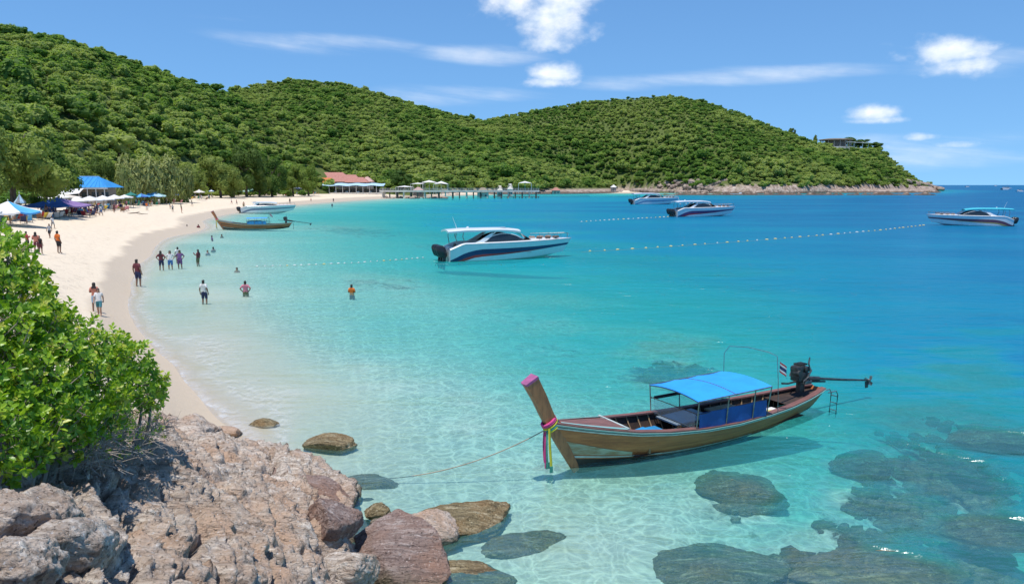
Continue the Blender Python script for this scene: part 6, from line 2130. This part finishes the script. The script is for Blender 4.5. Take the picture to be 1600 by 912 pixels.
_pz = [(62, 105, 334, 342, 10, 'beachgoer in the shade of the dark blue tent'), (105, 200, 324, 338, 28, 'beachgoer under the row of white tents'), (200, 280, 314, 321, 20, 'beachgoer under the blue parasols'), (285, 345, 308, 312, 9, 'beachgoer by the cream parasol'),
       (385, 500, 302.5, 306, 26, 'beachgoer under the trees and mint parasols'), (500, 610, 300, 303, 22, 'beachgoer below the long awning'), (0, 50, 340, 350, 4, 'beachgoer under the wide pale blue parasol'), (205, 350, 322, 336, 5, 'beachgoer out on the open sand')]
_cn = list(CLOTH)
for (xa, xb, ya, yb, n, lab) in _pz:
    for i in range(n):
        px = rng.uniform(xa, xb); py = rng.uniform(ya, yb)
        q = on_ground(px, py)
        a, b_ = _cn[int(rng.integers(0, len(_cn)))], _cn[int(rng.integers(0, len(_cn)))]
        ps = ('stand', 'hips', 'front', 'walk', 'sit', 'sit')[int(rng.integers(0, 6))]
        person(('seated ' if ps == 'sit' else 'standing ') + lab + ' in ' + a, q, rng.random() * 6.28, ps, int(rng.integers(0, 3)), a, b_, rng.uniform(1.5, 1.75), rng.random() < .4, 'people under the parasols and tents')


# restaurants
M_ROOFBLUE = pmat('blue_roof', (.04, .30, .66), (.035, .25, .56), .8, .45, stretch=(1, 1, 1))
M_ROOFRED = pmat('red_tile_roof', (.47, .215, .17), (.40, .165, .13), 1.2, .8)
M_ROOFORANGE = pmat('orange_roof', (.66, .20, .06), (.58, .17, .05), 1.2, .8)
M_ROOFPINK = pmat('pink_tile_roof', (.56, .35, .30), (.48, .28, .24), 1.2, .8)
M_WALL = pmat('pale_wall', (.55, .50, .43), (.47, .42, .36), .6, .85)
M_WALLDARK = pmat('dark_wall', (.24, .20, .16), (.18, .15, .12), .6, .85)  # darker brown wall colour
M_CONC = pmat('weathered_concrete', (.72, .68, .60), (.55, .51, .44), .6, .9, bump=.4, bscale=2)
M_CONCD = pmat('wet_concrete', (.15, .135, .11), (.09, .085, .07), .8, .8, bump=.4, bscale=2)
M_PANE = pmat('window_glass', (.05, .07, .09), (.07, .09, .11), 1, .1)
M_TRUNKY = pmat('green_cover', (.04, .10, .03), (.07, .13, .04), 1, .9, bump=.6)


def hip_roof(name, x0, x1, y0, y1, z0, z1, mat, root, over=.5, ribs=True, inset=None):
    ins = inset if inset is not None else (y1 - y0) * .5
    a = [(x0 - over, y0 - over, z0), (x1 + over, y0 - over, z0), (x1 + over, y1 + over, z0), (x0 - over, y1 + over, z0)]
    ym = (y0 + y1) / 2
    r0, r1 = (x0 + ins, ym, z1), (x1 - ins, ym, z1)
    b = MB().add(a + [r0, r1], [(0, 1, 5, 4), (1, 2, 5), (2, 3, 4, 5), (3, 0, 4), (3, 2, 1, 0)])
    o = b.build(name, mat, root)
    if ribs:
        rb = MB()
        n = int((x1 - x0) / .9)
        for i in range(n + 1):
            t = i / n
            x = x0 + (x1 - x0) * t
            tx = min(max(x, r0[0]), r1[0])
            rb.tube([(x, y0 - over, z0 + .03), (tx, ym, z1 + .03)] if r0[0] <= x <= r1[0] else [(x, y0 - over, z0 + .03), (tx, ym, z1 + .03)], .05, 4)
        rb.build('roof_ridge', mat, o)
        MB().tube([r0, r1], .12, 5).tube([a[0], r0], .1, 5).tube([a[1], r1], .1, 5).build('roof_ridge', mat, o)
    return o


def blue_restaurant():
    Y = 150
    c = at_y(128, 290, Y)
    zb = max(gz1(c[0], Y), 2.0)
    r = empty('restaurant', (c[0], Y, zb), R(8), 1, 'open fronted beach restaurant with a large bright blue hipped roof', 'building')
    W = 5.0
    top = at_y(150, 276, Y)[2] - zb; eav = at_y(150, 293, Y)[2] - zb
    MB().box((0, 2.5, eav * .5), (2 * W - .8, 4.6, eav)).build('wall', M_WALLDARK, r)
    hip_roof('roof', -W, W, -1.6, 6.5, eav, top, M_ROOFBLUE, r, .5, inset=2.6)
    for i in range(7):
        MB().tube([(-W + .2 + i * (2 * W - .4) / 6, -1.7, -.4), (-W + .2 + i * (2 * W - .4) / 6, -1.7, eav)], .09, 6).build('post', M_POLEW, r)
    MB().box((0, -1.75, eav - .16), (2 * W + .9, .14, .3)).build('fascia', M_WHITEMAT, r)
    for i in range(5):
        MB().box((-W + 1.6 + i * 1.9, .17, eav * .62), (1.3, .06, .9)).build('window', M_PANE, r)
    MB().box((0, -1.2, .55), (2 * W, .12, .9)).build('counter', M_WALL, r)
    # sagging pale awning on the left front
    rows = [[Vector((-W - 1.2 + 7.4 * i / 10, y, eav - .25 + dz - .25 * math.sin(math.pi * i / 10))) for i in range(11)] for (y, dz) in ((-1.7, .25), (-3.2, -.25), (-4.6, -.85))]
    MB().grid(rows).build('awning', FAB['white'], r, True, solid=.05)


blue_restaurant()


def red_restaurant():
    Y = 470
    def X(px): return (px - 800) / F_PX * Y
    def Z(py): return at_y(540, py, Y)[2]
    c = X(540)
    zb = 2.0
    r = empty('restaurant', (c, Y, zb), R(4), 1, 'long beach restaurant with several red tiled roofs at the far end of the sand', 'building')
    def blk(xa, xb, y0, y1, eave, ridge, mat, nm='roof'):
        a, b_ = X(xa) - c, X(xb) - c
        ez, rz_ = Z(eave) - zb, Z(ridge) - zb
        MB().box(((a + b_) / 2, (y0 + y1) / 2, ez / 2 - 1), (b_ - a, y1 - y0, ez + 2)).build('wall', M_WALL, r)
        hip_roof(nm, a, b_, y0, y1, ez, rz_, mat, r, .8, ribs=False, inset=(y1 - y0) * .28)
        n = max(2, int((b_ - a) / 4))
        for i in range(n):
            MB().box((a + (b_ - a) * (i + .5) / n, y0 - .05, ez - 1.6), (2.0, .12, 1.5)).build('window', M_PANE, r)
    blk(497, 545, 2, 16, 279, 269, M_ROOFRED)
    blk(512, 566, -6, 4, 284, 273, M_ROOFRED)
    blk(500, 528, -9, -4, 286, 278, M_ROOFORANGE)
    blk(546, 578, -8, 2, 285, 277, M_ROOFRED)
    blk(566, 583, 0, 10, 284, 276, M_ROOFPINK)
    # long awning on posts
    a, b_ = X(484) - c, X(606) - c
    z1, z0 = Z(286.5) - zb, Z(290) - zb
    rows = [[Vector((a + (b_ - a) * i / 24, y, z + .25 * math.sin(i * 1.3))) for i in range(25)] for (y, z) in ((-9.5, z1), (-15, (z0 + z1) / 2 - .1), (-19, z0))]
    MB().grid(rows).build('awning', FAB['paleblue'], r, True, solid=.12)
    for i in range(13):
        x = a + .6 + (b_ - a - 1.2) * i / 12
        MB().tube([(x, -18.6, -2.5), (x, -18.6, z0)], .16, 6).build('post', M_POLEW, r)
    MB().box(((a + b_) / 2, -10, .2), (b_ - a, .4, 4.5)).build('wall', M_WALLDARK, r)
    MB().box(((a + b_) / 2, -14, -1.0), (b_ - a, 9, 2.4)).build('terrace', M_CONC, r)
    for i in range(14):
        MB().box((a + 2 + (b_ - a - 4) * i / 13, -15 + (i % 3), .65), (1.5, 1.1, .75), bevel=.05).build('table', M_WHITEMAT if i % 2 else M_SEAT, r)


red_restaurant()


def sail(px0, px1, py_mid, py_end, Y, label, dome=False):
    xa, xb = (px0 - 800) / F_PX * Y, (px1 - 800) / F_PX * Y
    zb = max(gz1((xa + xb) / 2, Y), 1.5)
    zt, ze = at_y(px0, py_mid, Y)[2] - zb, at_y(px0, py_end, Y)[2] - zb
    r = empty('sail_tent', ((xa + xb) / 2, Y, zb), 0, 1, label, 'sail tent', 'white sail tents behind the pier')
    w = (xb - xa) / 2
    rows = []
    for j in range(7):
        v = -1 + j / 3
        rows.append([Vector((w * u, 5 * v * (1 - .3 * (1 - u * u)), ze + (zt - ze) * max(0, 1 - abs(u)) ** .7 * (1 - .55 * v * v) + .5 * u * u)) for u in np.linspace(-1, 1, 13)])
    MB().grid(rows).build('sail', FAB['white'], r, True, solid=.08)
    for u in (-1, 1):
        for v in (-1, 1):
            MB().tube([(w * u, 5 * v, -.5), (w * u, 5 * v, ze + .5)], .12, 6).build('post', M_POLEW, r)
    MB().tube([(0, 0, -.5), (0, 0, zt)], .15, 6).build('post', M_POLEW, r)


sail(645, 664, 285.5, 288.5, 445, 'flat white sail tent, leftmost behind the pier')
sail(660, 684, 281.5, 287, 452, 'tallest white sail tent behind the pier')
sail(680, 701, 283, 289, 448, 'drooping white sail tent right of the tallest one')
sail(810, 830, 283, 287.5, 510, 'white sail tent with an upturned peak at the right end of the pier')
sail(622, 646, 290, 293.5, 430, 'low white shelter left of the flat sail tent')


def hut(px, py_top, py_base, wpx, Y, label, roof, wall):
    x = (px - 800) / F_PX * Y; w = wpx / F_PX * Y
    z0, z1 = at_y(px, py_base, Y)[2], at_y(px, py_top, Y)[2]
    z0 = min(z0, max(gz1(x, Y), float(hill_z(np.array([x]), np.array([Y]))[0])))
    r = empty('beach_hut', (x, Y, z0), R(5), 1, label, 'hut', 'small huts behind the pier')
    H = z1 - z0
    MB().box((0, 0, H * .33 - .4), (w * .86, 4.5, H * .66 + .8)).build('wall', wall, r)
    hip_roof('roof', -w / 2, w / 2, -2.6, 2.6, H * .64, H, roof, r, .2, ribs=False)
    MB().box((-w * .15, -2.3, H * .3), (.9, .08, H * .5)).build('door', M_WALLDARK, r)
    MB().box((w * .2, -2.3, H * .4), (1.0, .08, .9)).build('window', M_PANE, r)


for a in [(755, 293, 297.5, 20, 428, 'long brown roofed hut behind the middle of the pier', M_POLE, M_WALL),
          (781, 290, 297, 9, 440, 'domed yellowish hut near the right end of the pier', FAB['cream'], M_WALL), (797, 287, 296.5, 8, 470, 'narrow tall grey hut near the right end of the pier', M_CONC, M_CONC),
          (957, 288.5, 294, 8, 640, 'small white roofed hut above the far white beach', FAB['white'], M_WALL), (868, 293, 296.5, 14, 575, 'low reddish hut on the far white beach', M_ROOFRED, M_WALL), (655, 292.5, 298, 18, 425, 'low stall with a pale roof behind the pier railing', M_ROOFPINK, M_WALLDARK)]:
    hut(*a)


def pier():
    Y = 388.0
    X = lambda px: (px - 800) / F_PX * Y
    xa, xb = X(596), X(842)
    z1 = at_y(700, 297.2, Y)[2]
    r = empty('pier', (xa, Y, 0), 0, 1, 'long grey concrete pier on many piles across the head of the bay', 'pier')
    L = xb - xa
    MB().box((L / 2, 0, z1 - .28), (L, 5.0, .5)).build('deck', M_CONC, r)
    MB().box((L / 2, -2.5, z1 - .45), (L, .35, .95)).build('edge_beam', M_CONC, r)
    for i in range(23):
        x = 1.6 + (L - 3.2) * i / 22
        for y in (-1.9, 1.9):
            if y > 0 and i % 2: continue
            b = MB(); b.box((x, y, z1 * .5 - 1.2), (.62, .62, z1 + 1.3)); b.box((x, y, z1 - .75), (1.3, .8, .5))
            b.build('pile', M_CONCD if i % 3 else M_CONC, r)
    b = MB()
    for i in range(62):
        x = .3 + (L - .6) * i / 61
        b.box((x, -2.35, z1 + .48), (.10, .10, .95))
    b.box((L / 2, -2.35, z1 + .95), (L, .08, .09)).box((L / 2, -2.35, z1 + .5), (L, .06, .07))
    b.build('railing', M_POLEW, r)
    # landing stage at the outer end
    b = MB().box((L - 12, -4.0, .9), (24, 2.4, .3))
    for i in range(8): b.box((L - 23 + 3.2 * i, -4.6, .2), (.3, .3, 1.7))
    b.build('landing_stage', M_CONCD, r)


pier()
# dark boulders of the bank under the landward end of the pier
for i in range(26):
    px = rng.uniform(604, 700); Y = rng.uniform(378, 402)
    x = (px - 800) / F_PX * Y
    s = rng.uniform(.7, 1.7)
    o = ob('bank_rock', SHORE[i % 4], None, None, (x, Y, max(gz1(x, Y), -.2) + .2)); o.scale = (s * 1.3, s, s * .7); o.rotation_euler = (0, .1, rng.random() * 6)
    tag(o, 'grey rock of the bank under the landward end of the pier', 'rock', 'rocks under the pier')
for i in range(18):
    px = rng.uniform(700, 1000); q = on_ground(px, float(np.interp(px, [700, 850, 1000], [304.5, 300.8, 299.8])))
    s = rng.uniform(.6, 1.5)
    o = ob('bank_rock', SHORE[i % 4], None, None, tuple(q)); o.scale = (s * 1.3, s, s * .7); o.rotation_euler = (0, .1, rng.random() * 6)
    tag(o, 'pale rock scattered along the edge of the far white beach', 'rock', 'rocks on the far white beach')


def hilltop():
    Y = 880.0
    c = at_y(1306, 219, Y)
    zt = float(hill_z(np.array([c[0]]), np.array([Y]))[0])
    base = min(zt, c[2] - 3)
    r = empty('hilltop_building', (c[0], Y, base), 0, 1, 'round flat roofed viewpoint building on top of the headland', 'building')
    H = c[2] - base
    w = 20.0
    rows = []
    b = MB().lathe([(0, H + 2.0), (w * .5, H + 1.7), (w * .95, H + .6), (w, H), (w * .96, H - .5), (0, H - .4)], 32)
    b.v = [(q[0], q[1] * .7, q[2]) for q in b.v]
    b.build('roof', pmat('thatch_roof', (.19, .16, .12), (.13, .11, .085), .5, .9), r, True)
    for k in range(16):
        t = 2 * math.pi * k / 16
        MB().tube([(w * .86 * math.cos(t), w * .6 * math.sin(t), -2), (w * .86 * math.cos(t), w * .6 * math.sin(t), H - .3)], .35, 6).build('column', M_WALL, r)
    b = MB().lathe([(w * .6, -3), (w * .6, H - .4)], 24); b.v = [(q[0], q[1] * .7, q[2]) for q in b.v]; b.build('wall', M_WALLDARK, r, True)
    b = MB().lathe([(w * 1.05, -4), (w * 1.05, .3), (0, .3)], 24); b.v = [(q[0], q[1] * .7, q[2]) for q in b.v]; b.build('terrace', M_CONC, r)
    for k, (dx, ww) in enumerate([(10, 9), (19, 11), (27, 8)]):
        MB().box((dx, -17, H - 3.2 - .5 * k), (ww, 4, .5)).box((dx - ww * .4, -17, H - 6), (.4, .4, 6)).box((dx + ww * .4, -17, H - 6), (.4, .4, 6)).build('terrace_roof', M_WHITEMAT, r)


hilltop()
# fallen branch and debris on the sand
_q = on_ground(212, 335)
_b = MB().tube([(-1.5, 0, .15), (0, .1, .3), (1.2, -.1, .1), (2.2, 0, .05)], [.08, .1, .07, .03], 6).tube([(0, .1, .3), (.5, .5, .5)], .04, 5)
tag(_b.build('driftwood', M_BARK, None, True, tuple(_q)), 'dark driftwood branch lying on the open sand below the blue parasols', 'driftwood')
